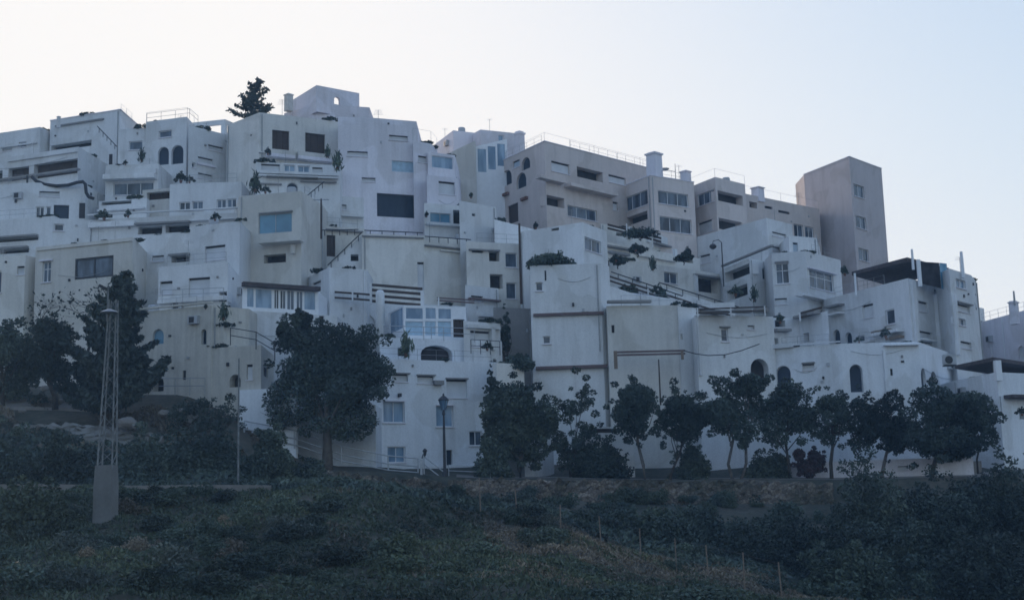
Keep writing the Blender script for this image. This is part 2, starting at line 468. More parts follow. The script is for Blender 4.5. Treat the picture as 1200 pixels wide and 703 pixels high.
def house(name, label, mat, D, ref, pts, wins=(), deep=7.0, cat='house', group='terraced houses on the hillside', ledges=(),
          thin=0, zpix=None, coping=None, rail=None):
    """pts: the roof line as surveyed from the left to the right corner. (x, y) lies on the flat roof's level, (x, y, D) stands at its own distance."""
    zr = at(pts[ref][0], pts[ref][1], pts[ref][2] if len(pts[ref]) > 2 else D).z
    P = [at(q[0], q[1], q[2]) if len(q) > 2 else on_level(q[0], q[1], zr) for q in pts]
    if zpix: zb = at(zpix[0], zpix[1], D).z
    else: zb = min(hill(q.x, q.y) for q in P) - .6
    mid = P[ref]
    root = thing(name, label, cat, (mid.x, mid.y, zb), group)
    H = House(); H.root, H.P, H.zb, H.faces = root, P, zb, []
    jobs = []; mb = MB()
    for i in range(len(P) - 1):
        fc = Face(P[i], P[i+1]); H.faces.append((pts[i][0], pts[i+1][0], fc))
    for w in wins:
        kind, x0, x1, yt, yb = w[:5]
        xc = (x0 + x1) / 2
        fi = w[5] if len(w) > 5 else next((k for k, (a, b, _) in enumerate(H.faces) if a <= xc <= b), None)
        if fi is None: print('NO FACE', label, w); continue
        fc = H.faces[fi][2]
        u0, z1 = fc.hit(x0, yt); _, z0 = fc.hit(x0, yb); u1, _ = fc.hit(x1, yt)
        u0, u1 = max(.06, u0), min(fc.L - .06, u1)
        z1 = min(z1, min(fc.top(u0), fc.top(u1)) - .08); z0 = max(z0, zb + .05)
        if u1 - u0 < .08 or z1 - z0 < .08: print('BAD WIN', label, w, u0, u1, z0, z1); continue
        hp = arch_pts(u0, u1, z0, z1) if KINDS[kind][1] else [(u0, z0), (u1, z0), (u1, z1), (u0, z1)]
        jobs.append((fi, fc, hp, kind, u0, u1, z0, z1))
    for i, (_, _, fc) in enumerate(H.faces):
        js = [j for j in jobs if j[0] == i]
        outer = [(0, zb), (fc.L, zb), (fc.L, fc.zt1), (0, fc.zt0)]
        hole_mesh(mb, fc, outer, [j[2] for j in js])
        for j in js:
            r = thin if thin else KINDS[j[3]][0]
            hp = j[2]; n = len(hp)
            for k in range(n):
                a, b = hp[k], hp[(k+1) % n]
                mb.poly([fc.p(*a), fc.p(*a, -r), fc.p(*b, -r), fc.p(*b)])
        if thin:
            hole_mesh(mb, fc, outer, [j[2] for j in js], -thin, True)
            mb.poly([fc.p(0, fc.zt0), fc.p(fc.L, fc.zt1), fc.p(fc.L, fc.zt1, -thin), fc.p(0, fc.zt0, -thin)])
            mb.poly([fc.p(fc.L, zb), fc.p(fc.L, zb, -thin), fc.p(fc.L, fc.zt1, -thin), fc.p(fc.L, fc.zt1)])
            mb.poly([fc.p(0, zb, -thin), fc.p(0, zb), fc.p(0, fc.zt0), fc.p(0, fc.zt0, -thin)])
    if not thin:
        A, Z = P[0], P[-1]
        k = 1 + deep / max(A.y, 1)
        A2 = Vector((A.x, A.y + deep, A.z)); Z2 = Vector((Z.x, Z.y + deep, Z.z))
        mb.poly([Vector((Z.x, Z.y, zb)), Vector((Z2.x, Z2.y, zb)), Z2, Z])
        mb.poly([Vector((A2.x, A2.y, zb)), Vector((A.x, A.y, zb)), A, A2])
        mb.poly([Vector((Z2.x, Z2.y, zb)), Vector((A2.x, A2.y, zb)), A2, Z2])
        ring = P + [Z2, A2]
        i0 = len(mb.v); mb.v += [tuple(q) for q in ring]
        for t in tessellate_polygon([[Vector((q.x, q.y, 0)) for q in ring]]):
            a, b, c = (ring[k] for k in t)
            ar = (b.x-a.x)*(c.y-a.y) - (b.y-a.y)*(c.x-a.x)
            mb.f.append(tuple(i0 + k for k in (t if ar > 0 else t[::-1])))
    H.jobs = jobs; H.thin = thin; H.cat = cat; HOUSES.append(H)
    build('wall', mb, mat, root)
    for j in jobs:
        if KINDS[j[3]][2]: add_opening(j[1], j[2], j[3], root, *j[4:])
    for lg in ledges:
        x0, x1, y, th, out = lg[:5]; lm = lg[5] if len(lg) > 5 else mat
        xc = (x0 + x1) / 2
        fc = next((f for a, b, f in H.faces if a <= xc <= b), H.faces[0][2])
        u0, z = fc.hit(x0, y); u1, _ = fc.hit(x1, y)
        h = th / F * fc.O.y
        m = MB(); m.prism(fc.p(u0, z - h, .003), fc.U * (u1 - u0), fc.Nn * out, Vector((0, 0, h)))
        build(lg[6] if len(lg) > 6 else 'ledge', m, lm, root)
    if coping:
        m = MB()
        for _, _, fc in H.faces:
            if abs(fc.zt0 - fc.zt1) < .01:
                m.prism(fc.p(-.04, fc.zt0 + .003, .06), fc.U * (fc.L + .08), -fc.Nn * .30, Vector((0, 0, .09)))
        build('coping', m, coping, root)
    if rail:
        h = rail
        q = [Vector((p.x, p.y + .15, p.z)) for p in P]
        build('railing', rail_mesh(q, h, 3.6, .015, ()), 'steel', root)
    return H
def box_at(mb, x0, x1, y0, y1, D, depth):
    """upright box whose front face spans the sight lines x0..x1, y0..y1 at distance D"""
    a, b = at(x0, y1, D), at(x1, y1, D); c = at((x0 + x1) / 2, y0, D)
    mb.prism((a.x, D, a.z), (b.x - a.x, 0, 0), (0, depth, 0), (0, 0, c.z - a.z))
# ------------------------------------------------------------------ the village, from the skyline at the left to the lower right
W, CR, BE, GR, ST, RP, TP = 'white_plaster', 'cream_plaster', 'beige_plaster', 'grey_plaster', 'stone_plaster', 'ridge_plaster', 'tower_plaster'
house('terraced_house', 'low white flat-roofed house at the far left end of the skyline', W, 131, 1,
      [(-60, 165), (47, 149), (62, 156)], [('s', 3, 14, 172, 178), ('w1', 22, 31, 167, 173)], ledges=[(2, 44, 173, 1.5, .3)])
house('terraced_house', 'white house with slanted-looking roof slab and long dark slot window below it', W, 129, 1,
      [(59, 142), (141, 129), (165, 150)], [('d', 59.5, 107, 171, 178), ('door', 143, 146, 178, 190)],
      ledges=[(66, 122, 148, 1.6, .25, 'dim_plaster')], coping='grey_plaster')  # dark ledge paints the shadow groove under the parapet
house('terraced_house', 'white terrace house with two dark brown loggias side by side', W, 121, 1,
      [(-40, 191.5), (92, 172), (126, 193)], [('db', 10, 34, 198, 213), ('db', 40, 91, 193, 210), ('d', -20, 3, 203, 214)])
house('terraced_house', 'white lower house with three small dark windows under a hanging black pipe', W, 117, 2,
      [(-60, 221), (38, 214), (100, 216), (127, 233)], [('w', 42, 52, 242, 255), ('w1', 54, 60, 242, 253), ('g', 63, 81, 240, 256), ('s', 46, 70, 224, 230)])
house('terraced_house', 'white house with one small rectangular window between two taller skyline blocks', W, 126, 0,
      [(139, 152), (174, 150)], [('w1', 151, 167, 166, 176)])
house('terraced_house', 'white house with a pair of round-headed dark windows under a railed roof', W, 124, 1,
      [(171, 143), (219, 137), (227, 146)], [('w1', 186, 201, 154, 162), ('a', 185, 198, 173, 194), ('a', 201, 215, 171, 193)], rail=1.0)
house('terraced_house', 'white house with wide bluish window under a thick projecting slab', W, 120, 0,
      [(124, 194), (186, 192)], [('w3', 133, 180, 215, 229)], ledges=[(124, 184, 207, 6, .9)])
house('terrace_wall', 'beige terrace front with a dark brown opening beside the thick-slabbed balcony', BE, 118, 0,
      [(167, 223), (203, 220)], [('db', 172, 199, 226, 235)], cat='terrace wall')
house('terrace_wall', 'white balcony wall below the bluish window with a thin dark slot', W, 117.5, 0,
      [(116, 236), (172, 232)], [('d', 119, 154, 237, 241)], cat='terrace wall', ledges=[(116, 171, 247, 2, .4)])
house('terraced_house', 'white house with four small closed shutters below the sky-framed wall', W, 125, 1,
      [(221, 147), (266, 158), (304, 153)],
      [('s', 232, 250, 183, 190), ('s', 244, 262, 169, 175), ('s', 270, 285, 181, 187), ('s', 232, 249, 202, 208), ('s', 270, 288, 199, 207), ('w1', 225, 229, 190, 196)])
house('garden_wall', 'thin roof wall with two square holes showing the sky', W, 126, 1,
      [(224, 144), (264, 140), (273, 144)], [('o', 234, 242, 148, 155.5), ('o', 244.5, 259, 147.5, 158.5)], thin=.3, zpix=(264, 168), cat='wall', group='roof walls pierced to the sky')
house('terraced_house', 'white house with two small white-framed windows low on its wide face', W, 116.5, 0,
      [(199, 216), (283, 213)], [('w', 210, 223, 237, 247), ('w', 225, 238, 236, 246.5), ('w', 254, 265, 234, 245), ('w', 266, 277, 233, 244)])
house('terraced_house', 'cream house with two tall brown shuttered doors each above a planted balcony', CR, 119, 1,
      [(266, 147), (304, 132), (357, 138), (397, 143)], [('k', 319, 339, 152, 178), ('k', 355, 381, 155, 182), ('v', 293, 295, 158, 160)],
      ledges=[(311, 344, 181, 4, .7, 'grey_plaster', 'balcony'), (347, 386, 184, 4, .7, 'grey_plaster', 'balcony'), (303, 396, 178, 1.2, .2)])
house('terraced_house', 'white house with a row of three short panes below the planted balconies', W, 115.5, 0,
      [(300, 190), (398, 194)], [('s', 306, 328, 192, 200), ('wp', 333, 346, 193, 201), ('wp', 349, 363, 194, 202), ('s', 366, 378, 196, 203), ('a', 336, 349, 214, 225)],
      ledges=[(301, 396, 205, 2.0, .4), (312, 372, 207, 1.2, .5, 'dim_plaster')])
# the highest house
house('garden_wall', 'gable-like white crown wall with a tiny arched hole at the summit of the village', GR, 130, 0,
      [(371, 100), (421, 109.5)], [('oa', 391.5, 398.5, 113, 122)], thin=.35, zpix=(371, 131), cat='wall', group='roof walls pierced to the sky')
house('garden_wall', 'white crown wall stepping up to the summit from the left', GR, 130, 1,
      [(341, 118.5), (370.6, 100.2)], [], thin=.35, zpix=(371, 131), cat='wall')
house('terraced_house', 'tall white summit house with one short shutter under its crown wall', GR, 130.6, 1,
      [(333, 133), (371, 122.5), (433, 126)], [('s', 410, 421, 144, 151)])
house('terraced_house', 'big plain white house with a very wide dark window and a pale blue blind above', GR, 120, 1,
      [(396, 137), (440, 138.5), (488, 142.5)],
      [('s', 407, 431, 177, 183), ('s', 456, 478, 158, 164), ('b', 459, 491, 188, 201), ('s', 424, 440, 208, 213), ('g', 424, 486, 225, 252.5)],
      ledges=[(396, 487, 272, 1.5, .15)])
house('terraced_house', 'narrow white side wing with a small railed roof beside the wide dark window house', GR, 120.5, 0,
      [(484, 165), (505, 168.5), (512, 176)], [('s', 490, 500, 182, 190)], rail=1.3)
house('terraced_house', 'white stepped wing with a grey glazed balcony above a pale recessed loggia', GR, 121, 0,
      [(501, 178), (533, 182), (537, 196)], [('gp', 506, 531, 182, 196)])
house('terraced_house', 'white wing with a shallow square loggia under the grey glazed balcony', GR, 119.2, 0,
      [(500, 205), (537, 209)], [('s', 514, 533, 212, 227)])
house('terraced_house', 'white house with a blue-railed loggia at the foot of the wide dark window house', W, 117.5, 0,
      [(497, 238), (553, 242)], [('bt', 504, 528, 249, 260), ('d', 531, 550, 246, 262)], ledges=[(498, 552, 262, 2, .5)])
# behind
house('apartment_block', 'plain grey flat-topped block behind the beige mono-pitch wall', GR, 142, 1,
      [(506, 172), (531, 153), (558, 156)], [], group='blocks on the ridge', cat='apartment block')
house('apartment_block', 'plain grey block with a stout corner pier beside the glass roof room', GR, 141, 1,
      [(554, 157), (563, 152), (607, 156.5)], [('gp', 584, 590, 158, 170)], group='blocks on the ridge', cat='apartment block')
house('garden_wall', 'beige mono-pitch wall standing against the grey ridge block', BE, 133, 0,
      [(521, 182, 133), (557, 165, 133)], [], thin=4, cat='wall')
house('glass_room', 'white-framed glass roof room beside the beige mono-pitch wall', 'white_frame', 134, 0,
      [(557, 172, 134), (594, 163, 135)], [('gl', 559, 570, 174, 202), ('gl', 571, 581, 171, 199), ('gl', 582, 592, 168, 195)], cat='glass room', deep=4, group='glass rooms on the terraces')
house('apartment_block', 'long grey-beige block with arched windows on its shaded left face', RP, 128, 1,
      [(534, 214), (638, 166), (776, 201.5)],
      [('a', 555.5, 563, 208, 219), ('sb', 566, 577, 204, 218), ('a', 588, 599.5, 202, 220), ('a', 605, 616.5, 205, 223), ('sb', 601, 609, 190, 198), ('a', 611, 621, 187, 201),
       ('ad', 541, 558, 225, 240), ('ad', 564, 579, 231, 262), ('door', 595, 607, 242, 264),
       ('s', 646, 667, 188, 200), ('d', 676, 706, 195, 207), ('s', 713, 733, 204, 213),
       ('d', 630, 661, 226, 238), ('w3', 665, 699, 240, 253), ('s', 718, 724, 236, 246)],
      ledges=[(627, 657, 206, 4, .8), (661, 716, 216, 4, 1.0), (590, 597, 228, 3, .3, 'terracotta', 'planter'), (612, 619, 233, 3, .3, 'terracotta', 'planter')],
      deep=12, cat='apartment block', group='blocks on the ridge', coping='grey_plaster', rail=1.0)
house('apartment_block', 'grey-beige corner block with two rows of triple windows', RP, 133, 1,
      [(722, 222), (762, 206), (813, 214)],
      [('w3', 730, 759, 233, 250), ('w3', 771, 806, 223, 238), ('w3', 773, 810, 253, 270), ('d', 727, 759, 258, 268)],
      deep=8, cat='apartment block', group='blocks on the ridge', coping='grey_plaster')
house('apartment_block', 'beige corner block with open dark balconies on two floors and a railed roof', RP, 137, 1,
      [(809, 219), (838, 207.5), (873, 216)],
      [('w3', 817, 837, 229, 243), ('d', 841, 870, 223, 235), ('s', 818, 837, 262, 276), ('d', 842, 869, 255, 268)],
      deep=8, cat='apartment block', group='blocks on the ridge', rail=1.0)
house('apartment_block', 'long low beige block running from the railed corner block to the tower', RP, 144, 0,
      [(868, 226), (960, 245)], [('d', 878, 887, 236, 243), ('v', 896, 905, 241, 244), ('v', 912, 925, 246, 249), ('w', 930, 941, 262, 277), ('w', 943, 953, 265, 279)],
      deep=8, cat='apartment block', group='blocks on the ridge', rail=1.0)
house('tower_block', 'tall plain grey-beige tower with three small windows one above another', TP, 150, 1,
      [(942, 205), (995, 184), (1033, 198)], [('w', 1000, 1012, 215, 229), ('w', 1002.5, 1014.5, 252, 266), ('w', 1005.5, 1017.5, 290, 304)],
      deep=5, cat='tower', group='blocks on the ridge', coping='grey_plaster')
# middle, left
house('terraced_house', 'white low house with slatted dark bands at the left edge of the picture', W, 112, 1,
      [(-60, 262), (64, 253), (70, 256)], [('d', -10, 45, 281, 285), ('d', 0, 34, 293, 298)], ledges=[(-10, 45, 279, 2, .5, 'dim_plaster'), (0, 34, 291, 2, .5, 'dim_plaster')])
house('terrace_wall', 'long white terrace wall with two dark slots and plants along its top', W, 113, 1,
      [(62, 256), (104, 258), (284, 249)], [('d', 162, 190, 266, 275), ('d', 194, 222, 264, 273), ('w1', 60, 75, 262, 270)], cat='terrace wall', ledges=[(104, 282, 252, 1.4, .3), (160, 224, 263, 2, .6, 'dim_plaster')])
house('terraced_house', 'white house end with a flat wall and one slot window under the dark terrace slots', W, 109, 0,
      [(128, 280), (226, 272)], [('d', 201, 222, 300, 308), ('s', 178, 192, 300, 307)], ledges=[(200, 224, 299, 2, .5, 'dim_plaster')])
house('terraced_house', 'white square house with one closed roller shutter beside the beige tall wall', W, 107, 0,
      [(223, 266), (281, 259), (284, 262)], [('s', 240, 264, 289, 306)])
house('terraced_house', 'tall beige house with a single large pale blue window over a balcony slab', BE, 110, 1,
      [(270, 262), (280, 230), (353, 224), (378, 240)], [('bt', 303, 342, 252, 274.5), ('d', 309, 335, 299, 309)],
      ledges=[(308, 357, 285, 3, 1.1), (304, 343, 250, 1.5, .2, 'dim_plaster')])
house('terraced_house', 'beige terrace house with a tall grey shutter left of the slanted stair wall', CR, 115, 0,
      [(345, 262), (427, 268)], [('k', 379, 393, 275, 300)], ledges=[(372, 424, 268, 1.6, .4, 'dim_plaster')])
house('terraced_house', 'white strip house with two blue slit panes under the brown shuttered doors', W, 117, 0,
      [(352, 226), (426, 232)], [('s', 376, 388, 232, 238), ('s', 381, 406, 238, 244)], ledges=[(372, 425, 250, 2, .5)])
house('terraced_house', 'beige house with a pointed dark-framed picture window above bare branches', BE, 102, 1,
      [(42, 290), (156, 278), (187, 312)], [('g2', 88, 133, 303.5, 328), ('w', 50, 60, 307, 331)], ledges=[(47, 62, 305, 2, .15, 'grey_plaster'), (44, 155, 293, 1.2, .1)])
house('terraced_house', 'cream house at the left edge half hidden by dark trees', CR, 105, 1,
      [(-60, 304), (30, 299), (46, 303)], [('w1', -4, 2, 318, 343), ('s', 20, 34, 312, 322)])
house('terraced_house', 'white house with two closed shutters and a low terrace wall in front', W, 99, 1,
      [(186, 313), (267, 307), (287, 331)], [('s', 187.5, 202, 330, 345), ('s', 221, 246, 326, 349), ('d', 257, 272, 342, 354)], ledges=[(188, 266, 352, 5, .5)])
house('glass_room', 'white-framed glass room under a flat dark roof strip', 'white_frame', 98, 0,
      [(284, 334), (373, 340)], [('gl', 289, 298, 337, 360), ('gl', 299, 319, 338, 361), ('gd', 321, 327, 339, 362), ('gd', 328, 335, 340, 362), ('gd', 336, 345, 340, 363), ('gd', 347, 355, 341, 363), ('gl', 356, 370, 341, 363)],
      ledges=[(283, 373, 331, 5, .5, 'canopy_dark', 'roof_edge')], cat='glass room', group='glass rooms on the terraces', deep=5)
house('terrace_wall', 'white terrace wall carrying the glass room with the dark roof strip', W, 97.3, 0,
      [(275, 363), (395, 370)], [('k', 374, 380, 366, 382)], cat='terrace wall')
house('stone_house', 'rough beige stone house with small blue arched windows behind the spiky conifer', ST, 95.8, 1,
      [(140, 376), (163, 366), (248, 358), (292, 362), (332, 388)],
      [('ab', 179, 192, 386, 404), ('ad', 178, 192, 441, 459), ('a', 236, 242, 386, 404), ('v', 200, 204, 430, 433), ('v', 214, 218, 434, 445)], group='stone houses by the lower path', ledges=[(160, 250, 362, 2, .25)])
house('stone_house', 'beige stone porch with two dark arches and a stair parapet before the stone house', ST, 93.6, 1,
      [(218, 426), (246, 408), (306, 404), (330, 424)], [('ad', 234, 253, 441, 458), ('ad', 269, 282, 439, 454), ('v', 241, 244, 430, 435), ('s', 289, 296, 427, 445), ('v', 309, 314, 428, 440)], group='stone houses by the lower path', deep=3)
house('stone_house', 'small beige stone turret room with dark doorway above the stone porch', ST, 94.4, 0,
      [(238, 384), (262, 382), (270, 384)], [('a', 240, 246, 387, 404)], group='stone houses by the lower path', deep=2)
# middle, centre
house('terraced_house', 'wide plain cream wall house with one tall narrow closed shutter', CR, 114, 1,
      [(424, 274), (497, 276.5), (558, 283)], [('s', 489, 503, 307, 344)],
      ledges=[(424, 496, 276, 1.5, .2, 'dim_plaster'), (497, 557, 287, 1.5, .3, 'dim_plaster'), (515, 552, 293, 1.2, .3)])
house('stair_wall', 'slanted white stair parapet rising beside the wide cream wall', W, 112.8, 0,
      [(383, 314, 112.8), (424.5, 275, 113.2)], [('d', 411, 420, 298, 306)], cat='stair wall', deep=1.0)
house('terraced_house', 'white low house under the slanted stair parapet', W, 111, 0,
      [(358, 326), (386, 313.5), (430, 316)], [('s', 366, 376, 332, 342)])
house('terrace_wall', 'white terrace wall with a round pale niche behind the big round tree', W, 107, 0,
      [(385, 349), (444, 354), (560, 359)], [('as', 421, 440, 368, 386), ('v', 443, 447, 378, 382)], cat='terrace wall')
house('glass_room', 'large pale blue glass conservatory on a white terrace', 'white_frame', 102.5, 1,
      [(455, 367), (473, 357.5), (546, 359.5)], [('gl', 457, 472, 367, 392), ('gl', 475, 496, 360, 374), ('gl', 498, 511, 360, 374), ('gl', 513, 529, 361, 374), ('b', 475, 496, 376, 393), ('b', 498, 511, 376, 393), ('b', 513, 529, 376, 394), ('k', 531, 544, 374, 395)],
      cat='glass room', group='glass rooms on the terraces', deep=4)
house('terraced_house', 'white house with a pale recessed porch right of the glass conservatory', W, 101.5, 0,
      [(543, 376), (586, 379)], [('s', 551, 574, 387, 406)], deep=5)
house('terraced_house', 'white terrace house with a wide low dark arch and a smaller dark corner arch', 'bright_plaster', 99, 0,
      [(445, 395), (560, 398.5), (588, 400)], [('ad', 493, 530, 404, 422), ('d', 466, 480, 407, 417), ('d', 553, 573, 402, 416)],
      ledges=[(450, 586, 422, 2, .4)], deep=6)
house('terraced_house', 'white lowest house with six blue-tinted windows behind the street lamp', 'bright_plaster', 96, 0,
      [(404, 419), (578, 424.5), (587, 430)],
      [('wp', 449, 474, 470, 495), ('wp', 511, 531, 475, 500), ('wp', 454, 475, 523, 542), ('w', 550, 565, 505, 522), ('g', 523, 530, 527, 545), ('w1', 412, 420, 521, 540),
       ('s', 460, 478, 438, 447), ('s', 489, 508, 440, 449), ('s', 523, 547, 444, 466)],
      ledges=[(449, 474, 469, 1.4, .25, 'grey_plaster'), (511, 531, 474, 1.4, .25, 'grey_plaster')], deep=6)
house('terraced_house', 'white low house front behind the trunk of the big round tree', 'bright_plaster', 95, 0,
      [(338, 479), (440, 474)], [('w1', 421, 433, 486, 498)], deep=5)
house('terraced_house', 'white cube house end between the pale lamp post and the big round tree', 'bright_plaster', 92.3, 0,
      [(279, 457), (347, 454), (352, 470)], [('v', 336, 339, 462, 474)], deep=2)
house('terraced_house', 'cream house with four small dark windows beside the dark alley', CR, 112, 0,
      [(546, 283), (613, 286)], [('d', 573, 585, 294, 306), ('w1', 592, 606, 296, 313), ('d', 574, 589, 321, 338), ('w1', 593, 605, 331, 350), ('d', 553, 566, 293, 296)],
      ledges=[(549, 585, 292, 1.6, .3, 'dim_plaster')])
house('terraced_house', 'plain white house left of the dark alley above the pale recessed porch', W, 108, 0,
      [(545, 334), (584, 338)], [('s', 552, 566, 346, 353)], ledges=[(548, 584, 349, 2, .4, 'red_tile', 'awning')])
house('terrace_wall', 'dark rough wall at the back of the narrow alley', 'dim_plaster', 105, 0,
      [(578, 360), (630, 362)], [], cat='terrace wall')
house('terrace_wall', 'stepped white wall end left of the brown door', W, 115.5, 0,
      [(538, 235), (581, 243)], [('v', 553, 557, 250, 253)], cat='terrace wall', deep=3)
house('terrace_wall', 'white parapet wall stepping down under the arched left face of the long block', W, 115, 0,
      [(579, 257), (650, 275)], [], cat='terrace wall', deep=3)
house('terraced_house', 'white house with one double window and a hedge on the terrace before it', W, 108.5, 1,
      [(608, 272), (682, 260.5), (711, 271)], [('w', 685, 704, 277, 292), ('d', 646, 655, 268, 271)])
house('terraced_house', 'tall plain white house with two tiny windows between two dull red bands', W, 102, 0,
      [(621, 311.5), (703, 308.5), (714, 312)], [('w1', 627.5, 636, 331, 341), ('v', 638, 640, 317, 329), ('w1', 636, 645, 394, 403)],
      ledges=[(625, 708, 368, 3.2, .25, 'red_tile', 'tile_band'), (628, 712, 430, 3.5, .35, 'red_tile', 'tile_band')])
house('terraced_house', 'flat beige house with a tiny slit window right of the dull red bands', CR, 101, 0,
      [(711, 358.5), (797, 357.5)], [('v', 716.5, 720, 381, 390)], ledges=[(711, 762, 353, 3, .5, 'dim_plaster')])
house('terraced_house', 'narrow white house strip joining the flat beige house to the wide white one', W, 101.4, 0,
      [(794, 359), (820, 361)], [('v', 797, 800, 391, 398)])
house('terraced_house', 'wide white house with small odd windows and a dark round arch above the tree crowns', W, 100, 0,
      [(815, 369), (906, 371)], [('w1', 845, 853, 385, 400), ('s', 876, 884, 381, 386), ('ad', 879, 900, 420, 452), ('v', 806, 808, 430, 437)],
      ledges=[(816, 850, 364, 4, .6, 'dim_plaster'), (857, 877, 363, 4, .6, 'dim_plaster'), (882, 897, 362, 5, .6, 'dim_plaster')])
# middle, right: terraces that step down in front of the ridge blocks
house('terrace_wall', 'beige planted terrace wall directly under the triple-window corner block', CR, 127, 0,
      [(704, 262), (762, 272), (818, 290)], [('d', 722, 733, 272, 276), ('w', 764, 776, 279, 286)], cat='terrace wall', deep=3)
house('terrace_wall', 'cream terrace wall with a row of planters two steps under the corner block', CR, 122, 0,
      [(706, 283), (820, 303)], [('d', 760, 772, 298, 301), ('d', 790, 812, 301, 305)], cat='terrace wall', deep=3, ledges=[(712, 735, 294, 3, .4, 'dim_plaster')])
house('terraced_house', 'beige house with one white-shuttered window above the sloping stair parapets', CR, 117, 0,
      [(704, 300), (850, 322)], [('w', 778, 794, 318, 331), ('d', 815, 841, 323, 341)], deep=4)
house('stair_wall', 'pale stair parapet sloping down to the right above the flat beige house', W, 110, 0,
      [(712, 320, 111), (772, 340, 110), (862, 374, 109)], [], cat='stair wall', deep=.6, thin=.5, zpix=(780, 358))
house('stair_wall', 'second pale stair parapet running behind the first down to the right', W, 114, 0,
      [(770, 334, 114.5), (868, 364, 113)], [], cat='stair wall', thin=.5, zpix=(815, 362))
house('terrace_wall', 'white pointed roof corner left of the stair parapets', W, 106, 0,
      [(712, 334, 106), (745, 345, 107), (800, 352, 107)], [], cat='terrace wall', deep=2)
house('terraced_house', 'white gable-topped house with blank sloping face and two slot shutters', W, 128, 1,
      [(808, 280), (898, 255.5), (928, 263)], [('s', 905, 921, 271, 276), ('s', 905, 922, 288, 293), ('s', 820, 832, 300, 310)])
house('terraced_house', 'white house stepping down below the tower with a wide window on its front', W, 125, 0,
      [(924, 276), (957, 279), (962, 297)], [('sb', 929, 935, 284, 300)])
house('terraced_house', 'white house with rounded roof edge and an open cluttered porch', W, 121, 1,
      [(846, 316), (878, 303), (910, 309)], [('d', 849, 880, 320, 332), ('d', 851, 876, 341, 354), ('w1', 893, 903, 314, 327)], ledges=[(848, 908, 311, 2, .3, 'dim_plaster')])
house('terraced_house', 'white house with a tall double window and a wide triple window side by side', W, 118, 1,
      [(904, 297), (944, 294), (985, 305)], [('w', 908.5, 924, 309, 333), ('w3', 948, 976, 315, 336), ('s', 907, 922, 350, 357)], ledges=[(946, 978, 313, 1.6, .3, 'grey_plaster'), (936, 963, 345, 2, .6), (905, 925, 384, 3, .8), (905, 926, 397, 4, .8)], deep=9)
house('terrace_wall', 'white stair landing with dark stepped ledges below the tall double window', W, 112, 0,
      [(903, 372), (936, 373), (970, 364)], [('d', 908, 920, 375, 383), ('d', 941, 948, 391, 402), ('d', 906, 912, 396, 403)], cat='terrace wall', deep=4,
      ledges=[(937, 962, 371, 3, .7, 'dim_plaster'), (905, 922, 386, 3, .8, 'dim_plaster')])
house('terraced_house', 'big white house with many small shutters and a dark canopy on its roof', W, 108, 1,
      [(966, 351), (1064, 326), (1114, 338)],
      [('s', 1010, 1023, 358, 374), ('w1', 1037, 1048, 364, 381), ('s', 1076, 1087, 352, 364), ('s', 1100, 1111, 360, 370), ('s', 1076.5, 1092, 387, 396), ('s', 1100, 1113, 393, 402), ('a', 976, 984, 387, 404), ('a', 990, 998, 390, 404),
       ('w1', 1006, 1013, 394, 402), ('s', 1076.5, 1092, 399, 405)],
      ledges=[(972, 990, 360, 2, .7, 'dim_plaster'), (974, 990, 369, 2, .7), (1026, 1060, 392, 3, .9), (1006, 1026, 402, 2, .6)], deep=10)
house('terraced_house', 'tall white end bay with a small square window under two roof masts', W, 107.8, 0,
      [(1112, 314.5), (1138, 322.5), (1144, 330)], [('wp', 1120, 1131, 326, 336), ('s', 1118, 1136, 354, 363), ('w1', 1117, 1131, 371, 379), ('s', 1120, 1138, 398, 406)], deep=8)
house('apartment_block', 'small cream roof box peeping over behind the big canopy house', CR, 128, 0,
      [(1134, 357), (1153, 361.5)], [], group='blocks on the ridge', cat='roof box', deep=5)
house('terraced_house', 'grey-white house with long rising roof line at the right edge of the picture', GR, 118, 1,
      [(1136, 381), (1225, 357), (1250, 362)], [('as', 1192, 1200, 406, 424)], deep=8)
house('garden_wall', 'long white blank wall pierced by tall dark arched windows above the promenade trees', 'bright_plaster', 100, 1,
      [(902, 409), (985, 402.5), (1076, 400.5), (1150, 426)], [('a', 909, 926, 429, 462), ('a', 995, 1010, 427, 460), ('a', 1076.5, 1084, 430, 453), ('a', 1090, 1097, 434, 455), ('s', 940, 954, 427, 434), ('v', 1043, 1046, 432, 440)],
      cat='house', group='terraced houses on the hillside', ledges=[(903, 985, 406, 1.4, .2), (1035, 1076, 404, 1.6, .4)], deep=6)
house('terraced_house', 'white house at the right edge with a narrow window below a dark canopy', 'bright_plaster', 96, 1,
      [(1118, 446), (1168, 436), (1290, 441)], [('w1', 1165, 1173, 464, 484), ('d', 1194, 1205, 479, 491), ('v', 1150, 1158, 464, 470)],
      ledges=[(1176, 1230, 463, 4, .9, 'canopy_dark', 'awning')], deep=8)

def extra(label_start, boxes):
    H = next(h for h in HOUSES if h.root['label'].startswith(label_start))
    for name, x0, x1, y0, y1, out, mat in boxes:
        fc = next((f for a, b, f in H.faces if a <= (x0 + x1) / 2 <= b), H.faces[0][2])
        u0, z1 = fc.hit(x0, y0); u1, _ = fc.hit(x1, y0); _, z0 = fc.hit(x0, y1)
        m = MB(); m.prism(fc.p(u0, z0, .004), fc.U * (u1 - u0), fc.Nn * out, Vector((0, 0, z1 - z0))); build(name, m, mat, H.root)
extra('big white house with many', [('pilaster', 1093.5, 1096, 345, 420, .35, W), ('pilaster', 1066, 1070, 330, 410, .25, W), ('balcony', 1075, 1092, 396.5, 398.5, .5, W), ('balcony', 1099, 1113, 403, 405, .5, W), ('trellis', 1027, 1046, 389, 391, .6, 'pale_wood'), ('trellis', 1044, 1060, 396, 399, .6, 'pale_wood')])
